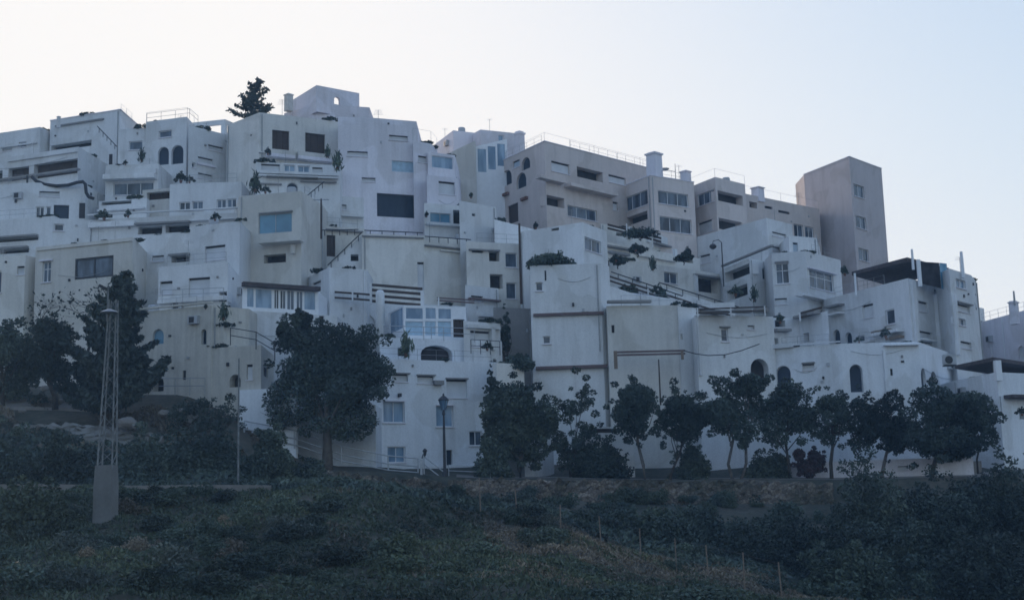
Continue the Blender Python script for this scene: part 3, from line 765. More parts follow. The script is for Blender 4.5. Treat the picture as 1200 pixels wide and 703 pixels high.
extra('tall white end bay', [('pilaster', 1115, 1117, 345, 415, .3, W), ('ledge', 1117, 1137, 352, 353.5, .25, 'dim_plaster')])
extra('white terrace house with two dark brown', [('planter', -20, 94, 214, 216, .5, 'dim_plaster'), ('ledge', 10, 91, 189, 190.3, .2, W)])
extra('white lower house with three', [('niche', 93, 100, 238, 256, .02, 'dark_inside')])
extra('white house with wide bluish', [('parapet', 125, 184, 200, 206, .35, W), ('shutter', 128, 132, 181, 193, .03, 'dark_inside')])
extra('white house with four small closed', [('ledge', 230, 252, 191, 192.5, .25, 'grey_plaster'), ('ledge', 268, 288, 189, 190.5, .25, 'grey_plaster'), ('ledge', 243, 300, 168.5, 169.6, .2, 'dim_plaster')])
extra('cream house with two tall', [('balcony', 312, 343, 176, 181, .65, CR), ('balcony', 347, 385, 179, 184, .65, CR)])
extra('white house with a row of three', [('parapet', 301, 396, 200.5, 203.5, .3, W), ('ledge', 303, 330, 215, 216.3, .3, 'dim_plaster'), ('ledge', 352, 394, 212, 213.5, .35, 'dim_plaster')])
extra('long white terrace wall', [('parapet', 106, 160, 262, 268, .5, W), ('ledge', 225, 280, 258, 260, .5, W), ('planter', 112, 132, 253, 256, .4, 'dim_plaster')])
extra('tall beige house', [('bracket', 343, 347, 288, 298, .5, BE), ('pilaster', 279, 282, 255, 330, .25, BE)])
extra('white lowest house with six', [('ledge', 459, 480, 436.5, 438, .2, 'dim_plaster'), ('ledge', 488, 510, 438.5, 440, .2, 'dim_plaster'), ('ledge', 522, 548, 442.5, 444, .2, 'dim_plaster'), ('wall_lamp', 466, 469, 461, 465, .3, 'dark_metal'), ('planter', 507, 518, 446, 451, .4, 'dim_plaster'), ('plinth', 500, 560, 546, 560, .12, W)])
extra('plain white house left of the dark alley', [('parapet', 560, 582, 366, 371, .4, W)])
extra('white house with a pale recessed', [('pilaster', 574, 578, 384, 410, .3, W), ('parapet', 546, 584, 380, 384, .3, W)])
extra('wide white house with small odd', [('ledge', 843, 855, 382.5, 384, .2, 'dim_plaster'), ('pilaster', 816, 819, 372, 440, .2, W)])
extra('beige planted terrace', [('parapet', 765, 786, 275, 284, .4, W), ('post', 735, 738, 266, 280, .3, W), ('post', 757, 760, 268, 284, .3, W), ('beam', 764, 816, 284, 286, .6, 'dim_plaster')])
extra('cream terrace wall', [('parapet', 745, 790, 294, 300, .4, CR), ('post', 788, 791, 292, 304, .3, W), ('beam', 708, 745, 287, 289, .4, 'dim_plaster')])
extra('beige house with one white', [('parapet', 770, 812, 336, 344, .4, CR), ('ledge', 812, 846, 321, 323, .4, 'dim_plaster'), ('post', 812, 815, 322, 346, .3, W)])
extra('white house with a tall double', [('parapet', 930, 980, 342, 347, .35, W), ('ledge', 908, 924, 307, 308.5, .2, 'dim_plaster')])
extra('long white blank wall', [('pilaster', 1034, 1037, 410, 480, .2, 'bright_plaster'), ('ledge', 940, 955, 425, 426.5, .25, 'dim_plaster'), ('parapet', 905, 930, 404, 409, .3, 'bright_plaster')])
# ------------------------------------------------------------------ chimneys, canopies, posts and the like
def chimney(name, label, x0, x1, y0, y1, D, mat, cap=True):
    c = at((x0 + x1) / 2, y1, D)
    r = thing(name, label, 'chimney', tuple(c), 'chimneys on the roofs')
    a, b = at(x0, y1, D), at(x1, y1, D); top = at((x0 + x1) / 2, y0, D).z
    w = b.x - a.x; h = top - c.z
    m = MB(); m.lathe((c.x, D + w / 2, c.z - .6), [(w*.62, 0), (w*.60, h*.5), (w*.58, h*.85 + .6), (w*.58, h*.86 + .6)], 4)
    o = build('stack', m, mat, r)
    m = MB(); m.lathe((c.x, D + w / 2, c.z + h * .86), [(w*.70, 0), (w*.72, h*.08), (w*.50, h*.10), (w*.48, h*.14)], 4)
    build('cap', m, mat, r)
chimney('chimney', 'broad square chimney, the largest, on the long block roof', 760, 776, 177, 200, 134, 'grey_plaster')
chimney('chimney', 'short square chimney right of the broad one near the roof antenna', 799, 810, 199, 213, 140, 'grey_plaster')
chimney('chimney', 'lone square chimney on the low block between railed corner block and tower', 883, 896, 218, 230, 146, 'grey_plaster')
chimney('chimney', 'small pale chimney with spiked cap beside the rooftop conifer', 333, 342, 109, 123, 131.5, 'cream_plaster')
chimney('chimney', 'chimney with thin flue on the far right roof', 1186, 1196, 352, 372, 119, 'grey_plaster')
chimney('chimney', 'stout pier-like chimney on the grey block beside the glass roof room', 604, 614.5, 153, 180, 140, 'grey_plaster')
chimney('chimney', 'tiny stub chimney on the slanted-looking roof at far left', 66, 70, 136, 143, 130, 'white_plaster')

def pole(name, label, cat, x, y0, y1, D, r, mat, group=None, extra=None):
    a = at(x, y1, D); b = at(x, y0, D)
    root = thing(name, label, cat, tuple(a), group)
    m = MB(); m.tube([a - Vector((0,0,.3)), a.lerp(Vector((a.x, a.y, b.z)), .5), (a.x, a.y, b.z)], [r, r * .9, r * .75], 6)
    build('post', m, mat, root)
    if extra: extra(root, Vector((a.x, a.y, b.z)), a)
    return root
def yagi(root, top, a):
    m = MB(); m.tube([top + Vector((-.7, 0, -.1)), top + Vector((.7, 0, -.1))], .03, 4)
    for k in range(5): m.tube([top + Vector((-.6 + .3 * k, -.3, -.1)), top + Vector((-.6 + .3 * k, .3, -.1))], .02, 4)
    build('aerial', m, 'steel', root)
def dish(root, top, a):
    m = MB(); m.lathe(top + Vector((-1.2, -.1, -.8)), [(.02, 0), (.35, .06), (.55, .22)], 10)
    build('dish', m, 'grey_frame', root)
    m = MB(); m.tube([top + Vector((0, 0, -.9)), top + Vector((-1.1, -.1, -.7))], .03, 4); build('arm', m, 'steel', root)
pole('roof_antenna', 'thin roof antenna with a dish between the two largest chimneys', 'antenna', 792, 192, 213, 138, .05, 'steel', None, dish)
pole('mast', 'white mast standing on the dark canopy roof', 'mast', 1070, 292, 312, 108.5, .12, 'white_frame', 'white roof masts')
pole('mast', 'taller white mast at the end bay of the canopy house', 'mast', 1128.5, 295, 322, 109.5, .16, 'white_frame', 'white roof masts')
pole('flue_pipe', 'thin flue pipe rising from the far right chimney', 'flue', 1189, 341, 354, 118.9, .10, 'steel')
pole('utility_pole', 'dark wooden pole in front of the white house with the double window', 'pole', 611, 262, 352, 103, .13, 'brown_wood', 'dark poles among the houses')
pole('utility_pole', 'short dark pole beside the tall beige house with the blue window', 'pole', 376.5, 233, 276, 109.2, .10, 'brown_wood', 'dark poles among the houses', yagi)
pole('utility_pole', 'thin dark pole behind the second promenade tree crown', 'pole', 774, 421, 470, 98, .07, 'brown_wood', 'dark poles among the houses')
pole('utility_pole', 'dark pole on the terrace corner left of the stair parapets', 'pole', 714, 306, 324, 110.5, .06, 'brown_wood', 'dark poles among the houses')
def globe(root, top, a):
    m = MB(); m.tube([top, top + Vector((-.25, 0, .25)), top + Vector((-.75, 0, .15)), top + Vector((-.8, 0, -.1))], .04, 5); build('arm', m, 'dark_metal', root)
    m = MB(); m.lathe(top + Vector((-.8, 0, -.62)), [(.12, 0), (.30, .14), (.34, .30), (.20, .46), (.05, .52)], 10); build('lamp_head', m, 'dark_metal', root)
pole('street_lamp', 'swan-neck lamp with dark head beside the blank gable-topped house', 'street lamp', 848, 284, 332, 115, .07, 'dark_metal', None, globe)
pole('lamp_post', 'plain pale metal post rising in front of the lower white house at left', 'lamp post', 279, 420, 574, 74, .06, 'pylon_steel')

def canopy(label, pts, D, ref, th, posts, mat='canopy_dark', group='dark roof canopies', pm='white_frame', zlow=None):
    zr = at(pts[ref][0], pts[ref][1], D).z
    P = [on_level(x, y, zr) for x, y in pts]
    c = sum(P, Vector((0, 0, 0))) / len(P)
    root = thing('canopy', label, 'canopy', (c.x, c.y, zr - 2.4), group)
    m = MB(); top = [p + Vector((0, 0, 0)) for p in P]; low = [p - Vector((0, 0, th)) for p in P]
    m.poly(top); m.poly(low[::-1])
    for k in range(len(P)):
        a, b = k, (k + 1) % len(P); m.poly([top[a], low[a], low[b], top[b]])
    build('roof_slab', m, mat, root)
    for x, y0, y1, d, r in posts:
        a, b = at(x, y1, d), at(x, y0, d)
        m = MB(); m.prism((a.x - r, a.y - r, a.z - .4), (2*r, 0, 0), (0, 2*r, 0), (0, 0, zr - th - a.z + .38)); build('post', m, pm, root)
    return root, P, zr
r, P, zr = canopy('big dark flat canopy on the roof of the white house below the tower', [(998, 318.5), (1063, 301.5), (1112, 314), (1042, 331)], 108.3, 1, .35,
       [(1078, 312, 330, 107.6, .14), (1003, 320, 341, 113.5, .08)])
m = MB(); a, b = at(1082, 333, 107.2), at(1112, 340, 108.2)
m.poly([at(1080, 332.5, 108.6), at(1103, 338, 109.4), Vector((at(1103, 338, 109.4).x, 109.4, zr - .36)), Vector((at(1080, 332.5, 108.6).x, 108.6, zr - .36))]); build('screen', m, 'dark_inside', r)
m = MB(); m.poly([at(1103.2, 338, 109.4), at(1112, 341, 109.9), Vector((at(1112, 341, 109.9).x, 109.9, zr - .36)), Vector((at(1103.2, 338, 109.4).x, 109.4, zr - .36))]); build('screen', m, 'teal_glass', r)
canopy('dark canopy with white corner post over the lower right terrace', [(1119, 428), (1164, 418.5), (1290, 437), (1230, 446)], 96.2, 1, .28,
       [(1170, 421, 440, 95.8, .22)])
# pergolas of dark beams
def pergola(label, x0, x1, ys, D, th=1.6, mat='brown_wood', posts=(), pm='white_plaster', zb=None, dy=0.0, group='dark beam pergolas'):
    a = at(x0, ys[-1], D)
    root = thing('pergola', label, 'pergola', tuple(a), group)
    for k, y in enumerate(ys):
        p, q = at(x0, y, D), at(x1, y + dy, D); h = th / F * D
        m = MB(); m.prism(p - Vector((0, 0, h)), q - p, (0, .14, 0), (0, 0, h)); build('beam', m, mat, root)
    for x, y0, y1, w in posts:
        m = MB(); box_at(m, x - w / 2, x + w / 2, y0, y1, D - .25, .22); build('post', m, pm, root)
    return root
pergola('stack of dark horizontal beams above the glass conservatory', 434, 495, [332, 338, 344.5, 351], 105.5, 3.0, posts=[(434.5, 331, 356, 2.5), (495, 340, 360, 4)], dy=5)
pergola('pair of dark beams on the white terrace left of the round-topped white pillar', 392, 434, [341, 347.5], 106, 2.2, posts=[(413, 341, 352, 1.5)], dy=3)
pergola('dull red beam frame on two posts below the flat beige house', 720, 803, [411.5, 415], 98.8, 2.2, 'red_tile', posts=[(722, 411, 432, 4), (800, 411, 421, 3)], pm='pale_wood', dy=-2)
pergola('thin dark red beam under the tall narrow closed shutter', 512, 556, [348, 351], 106.2, 1.6, 'red_tile', posts=[(514, 348, 358, 1.5)], dy=3)
pergola('bundle of dark stair rails below the wide triple window', 937, 963, [366, 371], 110.5, 2.6, 'brown_wood', posts=[(938, 366, 376, 1.2)], dy=-7)
pergola('dark beams over the planted terrace under the corner block', 712, 775, [262, 266], 126.3, 2.4, 'brown_wood', posts=[(735, 262, 280, 1.3), (765, 270, 290, 1.3)], dy=16)
pergola('dark beam rail on the top of the wide white house above the trees', 816, 898, [361.5, 366], 99.3, 1.6, 'brown_wood', posts=[(818, 361, 371, 1.2), (857, 361, 371, 1.2), (897, 358, 371, 1.2)], dy=-3)
pergola('long dark stair rail sloping along the stair parapets', 712, 866, [322, 327], 108.6, 2.0, 'brown_wood', posts=[(760, 338, 352, 1.2), (812, 354, 366, 1.2)], dy=50)
# white rounded pillar
a = at(446, 402, 104.5); b = at(446, 340, 104.5)
m = MB(); w = 5.2 / F * 104.5
m.lathe((a.x, a.y, a.z - 1), [(w, 0), (w, b.z - a.z + .6), (w * .93, b.z - a.z + .85), (w * .6, b.z - a.z + .98), (w * .1, b.z - a.z + 1.02)], 14)
o = build('pillar', m, 'white_plaster', None, tuple(a), True); tag(o, 'white round-topped pillar standing left of the glass conservatory', 'pillar')
# metal strut frame and hanging pipe, far left
root = thing('strut_frame', 'dark metal frame with a diagonal brace leaning on the far left house', 'metal frame', tuple(at(20, 258, 116.4)))
for (xa, ya, xb, yb) in [(6, 222, 6, 258), (32, 206, 32, 248), (6, 224, 32, 247), (6, 257, 20, 226)]:
    m = MB(); m.tube([at(xa, ya, 116.5), at(xb, yb, 116.5)], .10, 5); build('strut', m, 'rubber', root)
m = MB(); m.tube([at(x, y, 116.2) for x, y in [(37, 207), (42, 212), (52, 216), (66, 218), (80, 217), (90, 214), (97, 213), (100, 216), (101, 226), (104, 231), (110, 233)]], .16, 7)
o = build('drain_pipe', m, 'rubber', None, tuple(at(37, 207, 116.2)), True); tag(o, 'fat black pipe sagging across the white wall at the left', 'pipe')
m = MB(); m.tube([at(x, y, 98.5) for x, y in [(802, 411), (815, 414.5), (830, 416.5), (850, 415.5), (868, 411), (890, 403)]], .035, 4)
o = build('cable', m, 'rubber', None, tuple(at(802, 411, 98.5))); tag(o, 'black cable sagging from the red beam frame across the white wall', 'cable')
# air conditioner
root = thing('air_conditioner', 'grey air conditioner unit on the wall corner above the lower canopy', 'air conditioner', tuple(at(1114, 427, 98.6)))
m = MB(); box_at(m, 1107.5, 1121, 415, 427, 98.2, .6); build('case', m, 'grey_frame', root)
a = at(1112, 421.5, 98.19); m = MB(); m.lathe((0, 0, 0), [(.30, 0), (.30, .03), (.06, .04)], 14)
m.v = [(a.x + x, a.y - .01 - z, a.z + y) for x, y, z in m.v]; build('fan_grille', m, 'dark_metal', root)
m = MB(); box_at(m, 1108, 1121, 427.2, 428.6, 98.2, .7); build('bracket', m, 'dark_metal', root)

def railing(label, pts, h, D=None, gap=1.6, r=.025, mat='steel', mids=(.5,), group='railings on terraces'):
    q = [at(x, y, d) for x, y, d in pts]
    root = thing('railing', label, 'railing', tuple(q[0]), group)
    for a, b in zip(q[:-1], q[1:]):
        L = (b - a).length; n = max(1, round(L / gap))
        for k in range(n + 1):
            if k == 0 and a is not q[0]: continue
            p = a.lerp(b, k / n); m = MB(); m.tube([p - Vector((0,0,.15)), p + Vector((0, 0, h))], r * 1.2, 5); build('post', m, mat, root)
        m = MB()
        for mm in (1.0,) + tuple(mids): m.tube([a + Vector((0, 0, h*mm)), b + Vector((0, 0, h*mm))], r, 4)
        build('rail', m, mat, root)
    return root
railing('pale blue-grey walkway railing running down in front of the white lowest house', [(286, 512, 91.5), (345, 523, 91.5), (400, 542, 91.5), (455, 553, 91.5), (490, 556, 91.5)], 1.15, gap=3.2, r=.045, mat='grey_frame', mids=(.12, .5))
railing('short steep railing between the little white gate pillar and the street lamp', [(497, 553, 90.6), (520, 571, 90.6)], 1.1, r=.04, mat='grey_frame')
railing('low railing at the foot of the white lowest house right of the street lamp', [(526, 558, 91), (575, 560, 91)], .8, r=.022, mat='grey_frame', mids=(.5,), gap=2.4)
railing('thin railing along the path before the stone house arches', [(140, 462, 92), (205, 461, 92), (240, 461, 91)], 1.1, r=.025)
railing('stair railing on the stone porch left of the big round tree', [(270, 402, 90.2), (300, 407, 90.2), (322, 420, 90.2)], 1.1, r=.03, mat='dark_metal')
railing('blue-grey rail on the terrace of the white house with low dark arch', [(450, 395, 98.7), (520, 397, 98.7), (556, 398.5, 98.7)], .9, r=.025, mat='grey_frame')
railing('thin railing on the low wall before the two closed shutters', [(190, 352, 98.2), (262, 349, 98.2)], .8, r=.02)
railing('balcony railing beside the pale recessed porch', [(552, 412, 98.4), (586, 414, 98.4)], .95, r=.025, mat='dark_metal', gap=.8)
railing('thin roof railing beside the square-holed sky wall', [(172, 143.5, 126), (222, 137.5, 126), (232, 146, 126)], .9, r=.02)

# ------------------------------------------------------------------ the small things that hang on the walls
rc = random.Random(21)
for H in HOUSES:
    if H.thin or H.cat in ('glass room', 'stair wall', 'tower'): continue
    for _, _, fc in H.faces:
        if fc.L < 3: continue
        def free(u, z0, z1): return not any(j[1] is fc and j[4] - .35 < u < j[5] + .35 and j[6] < z1 and j[7] > z0 for j in H.jobs)
        for k in range(rc.choice([0, 1, 1])):
            u = rc.choice([.25, fc.L - .25, rc.uniform(.5, fc.L - .5)]); zt = fc.top(u) - .15
            if free(u, zt - 7, zt):
                m = MB(); m.tube([fc.p(u, zt - 7, .06), fc.p(u, zt, .06)], .05, 5)
                build('drain_pipe', m, rc.choice(['grey_frame', 'white_frame', 'steel']), H.root)
        for k in range(rc.randint(0, 3)):
            u = rc.uniform(.4, fc.L - .4); z = fc.top(u) - rc.uniform(.5, 4.5)
            if free(u, z - .3, z + .3):
                m = MB(); w = rc.uniform(.10, .22); m.prism(fc.p(u, z, .004), fc.U * w, fc.Nn * .10, Vector((0, 0, rc.uniform(.12, .3))))
                build(rc.choice(['wall_vent', 'wall_lamp', 'meter_box']), m, rc.choice(['dark_metal', 'grey_frame', 'dim_plaster']), H.root)
        if rc.random() < .14:
            u0 = rc.uniform(.2, fc.L * .4); u1 = rc.uniform(fc.L * .55, fc.L - .2); z = min(fc.top(u0), fc.top(u1)) - rc.uniform(.4, 3.0)
            m = MB(); m.tube([fc.p(u0 + (u1 - u0) * q / 6, z - .35 * math.sin(math.pi * q / 6), .05) for q in range(7)], .018, 3)
            build('wall_cable', m, 'grey_frame', H.root)

def wall_box(fc, u, z, w, h, d):
    m = MB(); m.prism(fc.p(u, z, .01), fc.U * w, fc.Nn * d, Vector((0, 0, h))); return m
for H in HOUSES:
    if H.thin or H.cat in ('glass room', 'stair wall', 'tower', 'terrace wall'): continue
    for _, _, fc in H.faces:
        if fc.L < 4: continue
        if rc.random() < .35:
            u = rc.uniform(.5, fc.L - 1.4); z = fc.top(u) - rc.uniform(1.2, 4.0)
            if not any(j[1] is fc and j[4] - 1.1 < u < j[5] + .3 and j[6] < z + .7 and j[7] > z - .2 for j in H.jobs):
                p = fc.p(u, z); r = thing('air_conditioner', 'small grey air conditioner box hung on a house wall', 'air conditioner', tuple(p), 'air conditioners on the house walls')
                build('case', wall_box(fc, u, z, .85, .6, .32), 'grey_frame', r)
                m = MB(); m.prism(fc.p(u + .12, z + .08, .335), fc.U * .44, fc.Nn * .01, Vector((0, 0, .44))); build('fan_grille', m, 'dark_metal', r)
        if rc.random() < .45:
            u = rc.uniform(.5, fc.L - .5); p = fc.p(u, fc.top(u), -rc.uniform(.6, 2.5)); h = rc.uniform(1.0, 2.2)
            r = thing('roof_antenna', 'thin television aerial on a flat house roof', 'antenna', tuple(p), 'thin aerials on the house roofs')
            m = MB(); m.tube([p - Vector((0, 0, .3)), p + Vector((0, 0, h))], .022, 4)
            for q in range(rc.randint(2, 5)): m.tube([p + Vector((-.3 - .05 * q, 0, h - .12 * q)), p + Vector((.3 + .05 * q, 0, h - .12 * q))], .012, 3)
            build('aerial', m, 'steel', r)
        if rc.random() < .22:
            u = rc.uniform(.8, fc.L - .8); p = fc.p(u, fc.top(u), -1.6)
            r = thing('water_tank', 'small pale water tank standing on a flat house roof', 'water tank', tuple(p), 'water tanks on the house roofs')
            m = MB(); m.lathe(p, [(.45, 0), (.45, .75), (.36, .86), (.15, .90)], 12); build('tank', m, 'grey_frame', r)
            m = MB(); m.tube([p + Vector((.4, 0, .1)), p + Vector((.6, 0, .1)), p + Vector((.6, 0, -.4))], .03, 4); build('pipe', m, 'steel', r)
        if rc.random() < .30 and fc.L > 5:
            u0 = rc.uniform(.1, fc.L * .3); u1 = rc.uniform(fc.L * .6, fc.L - .1)
            a, b = fc.p(u0, fc.top(u0), -.12), fc.p(u1, fc.top(u1), -.12)
            r = thing('railing', 'thin steel railing on the edge of a flat house roof', 'railing', tuple(a), 'thin railings on the house roofs')
            build('rail', rail_mesh([a, b], .85, 1.5, .016, (.5,)), 'steel', r)

def handrail(label, a, b, mat='rubber', r=.05):
    A, B = at(*a), at(*b); root = thing('handrail', label, 'handrail', tuple(A), 'dark handrails on the stairs')
    m = MB(); m.tube([A, B], r, 5); build('rail', m, mat, root)
    for k in range(5):
        p = A.lerp(B, (k + .5) / 5); m = MB(); m.tube([p - Vector((0, 0, .5)), p], r * .7, 4); build('post', m, mat, root)
handrail('dark handrail on the slanted white stair parapet', (384, 311, 112.6), (424, 272.5, 113))
handrail('dark handrail up the short flight under the blue slit panes', (358, 231, 115.2), (380, 213, 116))
handrail('dark handrail along the top of the wide cream wall', (427, 270, 113.8), (496, 273, 114))
handrail('dark handrail along the right part of the wide cream wall', (498, 277, 113.8), (552, 281, 114.6))
handrail('dark pipe rail from the short dark pole to the wide dark window', (376, 270, 112.5), (420, 269, 113.5))
handrail('dark handrail along the first stair parapet above the flat beige house', (716, 318.5, 110.4), (800, 347, 109))
handrail('dark handrail along the second stair parapet', (772, 331, 114.2), (866, 360, 112.8))
handrail('dark handrail on the stair of the far left white house', (114, 148, 128), (137, 172, 126.5))
# ------------------------------------------------------------------ foliage
def leaf_quads(centers, sizes, rng, up=0.0, stretch=1.6):
    n = len(centers)
    d = rng.normal(size=(n, 3)); d[:, 2] += up; d /= np.linalg.norm(d, axis=1)[:, None]
    e = rng.normal(size=(n, 3)); e -= (e * d).sum(1)[:, None] * d; e /= np.linalg.norm(e, axis=1)[:, None] + 1e-9
    s = sizes[:, None]
    a = centers - d * s * .5 * stretch; b = centers + e * s * .5; c = centers + d * s * .5 * stretch; f = centers - e * s * .5
    V = np.stack([a, b, c, f], 1).reshape(-1, 3)
    return V
def quad_mesh(name, V, mat):
    n = len(V) // 4
    me = bpy.data.meshes.new(name)
    me.vertices.add(len(V)); me.vertices.foreach_set('co', np.ascontiguousarray(V, dtype=np.float32).ravel())
    me.loops.add(4 * n); me.loops.foreach_set('vertex_index', np.arange(4 * n, dtype=np.int32))
    me.polygons.add(n); me.polygons.foreach_set('loop_start', np.arange(0, 4 * n, 4, dtype=np.int32))
    me.polygons.foreach_set('loop_total', np.full(n, 4, dtype=np.int32))
    me.materials.append(MATS[mat]); me.update(calc_edges=True); me.validate()
    return me
def clumps(blobs, n, rng, leaf, hollow=.55):
    """leaf-sized faces through a set of uneven clumps; blobs: (centre, radii)"""
    vol = np.array([r[0] * r[1] * r[2] for _, r in blobs]) ** .75; vol /= vol.sum()
    k = rng.choice(len(blobs), n, p=vol)
    C = np.array([c for c, _ in blobs])[k]; R = np.array([r for _, r in blobs])[k]
    d = rng.normal(size=(n, 3)); d /= np.linalg.norm(d, axis=1)[:, None]
    rad = hollow + (1.08 - hollow) * rng.random(n) ** .8
    P = C + d * R * rad[:, None]
    return leaf_quads(P, leaf * rng.uniform(.55, 1.35, n), rng)
def tree(name, label, base, D, crown, n=5200, leaf=.27, tw=.20, seed=1, group=None, mat='tree_leaf', bark='bark', nb=16, forks=1, dens=1.0, br=(.24, .40), cat='tree', top=None, mound=False):
    rng = np.random.default_rng(seed)
    x0, x1, y0, y1 = crown
    b = at(base[0], base[1], D); c = at((x0 + x1) / 2, (y0 + y1) / 2, D)
    a0 = at(x0, (y0 + y1) / 2, D); hx = (at(x1, (y0+y1)/2, D).x - a0.x) / 2; hz = (at(c.x, y0, D).z - at(c.x, y1, D).z) / 2
    hx *= 1.01; hz *= 1.01; hy = hx * .85; n = int(n * (2.3 if group == PT else 2.9)); leaf *= .54
    root = thing(name, label, cat, tuple(b), group)
    blobs = []
    if mound: c = Vector((c.x, c.y, c.z - hz)); hz *= 2.1 if group != 'hedges on the terraces' else 1.45
    for k in range(nb):
        d = rng.normal(size=3); d /= np.linalg.norm(d)
        if mound: d[2] = abs(d[2])
        r = rng.uniform(.2, 1.0) ** .55
        s = rng.uniform(br[0] * .7, br[1] * 1.1)
        p = np.array(c) + d * r * np.array([hx, hy, hz]) * (1 - s * .55)
        blobs.append((p, np.array([hx * s * rng.uniform(.9, 1.3), hy * s * rng.uniform(.9, 1.3), min(hx, hz) * s * rng.uniform(.75, 1.1) + .05])))
    # small outlying sprays make the outline uneven
    for k in range(int(nb * 1.6)):
        d = rng.normal(size=3); d[1] *= .7; d /= np.linalg.norm(d)
        if mound: d[2] = abs(d[2])
        p = np.array(c) + d * np.array([hx, hy, hz]) * rng.uniform(.75, 1.12)
        s = rng.uniform(.05, .15)
        blobs.append((p, np.array([hx * s * 1.3, hy * s, hx * s])))
    V = clumps(blobs, int(n * dens), rng, leaf)
    o = link('crown', quad_mesh('crown', V - np.array(b), mat), root)
    m = MB()
    lo = Vector((b.x, b.y, b.z - .6))
    for q in range(forks):
        sway = Vector((rng.normal() * .15, rng.normal() * .15, 0))
        st = lo + Vector(((q - (forks - 1) / 2) * tw * 2.4, rng.normal() * .1, 0))
        ctr = Vector(c) + Vector(((q - (forks - 1) / 2) * hx * .7, 0, -hz * .35))
        m.tube([st, st.lerp(ctr, .35) + sway, st.lerp(ctr, .7) - sway, ctr], [tw * 1.25, tw, tw * .8, tw * .5], 8)
        for k in range(q, min(nb, 12), forks):
            e = Vector(blobs[k][0]); s0 = st.lerp(ctr, .55 + .45 * rng.random()) 
            mid = s0.lerp(e, .5) + Vector((rng.normal() * .2, rng.normal() * .2, -.15))
            m.tube([s0, mid, e], [tw * .42, tw * .3, tw * .12], 5, False)
    build('trunk', m, bark, root, smooth=True)
    return root
def spiky(name, label, base, D, x0, x1, y0, y1, seed, n_br=70, leaf=.22, mat='pine_leaf', top_px=None, group=None, low=.12, droop=.15, cat='tree', fill=26, tw=.25, lr=(.55, 1.25)):
    """conifer: limbs in whorls, each carrying tufts along its length, tips lifting out of the outline"""
    rng = np.random.default_rng(seed)
    b = at(base[0], base[1], D); tp = at(top_px if top_px else (x0 + x1) / 2, y0, D)
    hx = (at(x1, y1, D).x - at(x0, y1, D).x) / 2; H = tp.z - b.z
    cx = at((x0 + x1) / 2, y1, D).x
    root = thing(name, label, cat, tuple(b), group)
    m = MB(); axis = [Vector((b.x, b.y, b.z - .5)), Vector((cx * .5 + b.x * .5, b.y, b.z + H * .4)), Vector((tp.x, b.y, tp.z))]
    m.tube(axis, [tw, tw * .7, .04], 7)
    P = []
    for k in range(n_br):
        t = low + (1 - low) * (k + rng.random()) / n_br
        z = b.z + H * t
        ax = axis[0].lerp(axis[1], min(1, t / .4)) if t < .4 else axis[1].lerp(axis[2], (t - .4) / .6)
        L = hx * (1.15 * (1 - t) ** .75 * (.35 + .65 * min(1, t / .22)) + .06) * rng.uniform(*lr)
        th = rng.uniform(0, 2 * math.pi)
        d = np.array([math.cos(th), math.sin(th), rng.uniform(.02, .45)])
        st = np.array([ax.x, ax.y, z]); en = st + d * L
        en[2] += .10 * L
        m.tube([st, (st + en) / 2 - np.array([0, 0, droop * L]), en], [.07, .05, .02], 4, False)
        nn = int(fill * (2.0 + L * 6))
        s = rng.random(nn) ** .8
        q = st + (en - st) * s[:, None]; q[:, 2] -= droop * L * (1 - (2 * s - 1) ** 2)
        w = (.10 + .11 * L * (1 - s))[:, None]
        P.append(q + rng.normal(size=(nn, 3)) * w * np.array([1, 1, .4]))
    P = np.concatenate(P)
    V = leaf_quads(P, leaf * rng.uniform(.5, 1.3, len(P)), rng, up=.5, stretch=2.4)
    link('crown', quad_mesh('crown', V - np.array(b), mat), root)
    build('trunk', m, 'bark', root)
    return root
def bare(name, label, base, D, height_px, spread, seed, group=None, depth=6, leafn=0, tw=.12, lean=0.0):
    rng = np.random.default_rng(seed)
    b = at(base[0], base[1], D); H = height_px / F * D
    root = thing(name, label, 'tree', tuple(b), group)
    m = MB(); tips = []
    def grow(p, d, L, r, k):
        e = p + d * L
        mid = p.lerp(e, .5) + Vector((rng.normal(), rng.normal(), 0)) * L * .08
        m.tube([p, mid, e], [r, r * .85, r * .65], 5 if k > 3 else 3, False)
        tips.append(e)
        if k == 0: return
        for _ in range(2 if rng.random() < .75 else 3):
            nd = (d + Vector((rng.normal() * spread, rng.normal() * spread, rng.normal() * .25 + .08))).normalized()
            grow(e, nd, L * rng.uniform(.62, .85), r * .62, k - 1)
    grow(Vector((b.x, b.y, b.z - .3)), Vector((lean, 0, 1)).normalized(), H * .3, tw, depth)
    build('branches', m, 'bark', root)
    if leafn:
        T = np.array([tuple(t) for t in tips]); k = rng.integers(0, len(T), leafn)
        P = T[k] + rng.normal(size=(leafn, 3)) * .22
        link('crown', quad_mesh('crown', leaf_quads(P, .2 * rng.uniform(.5, 1.2, leafn), rng) - np.array(b), 'tree_leaf'), root)
    return root

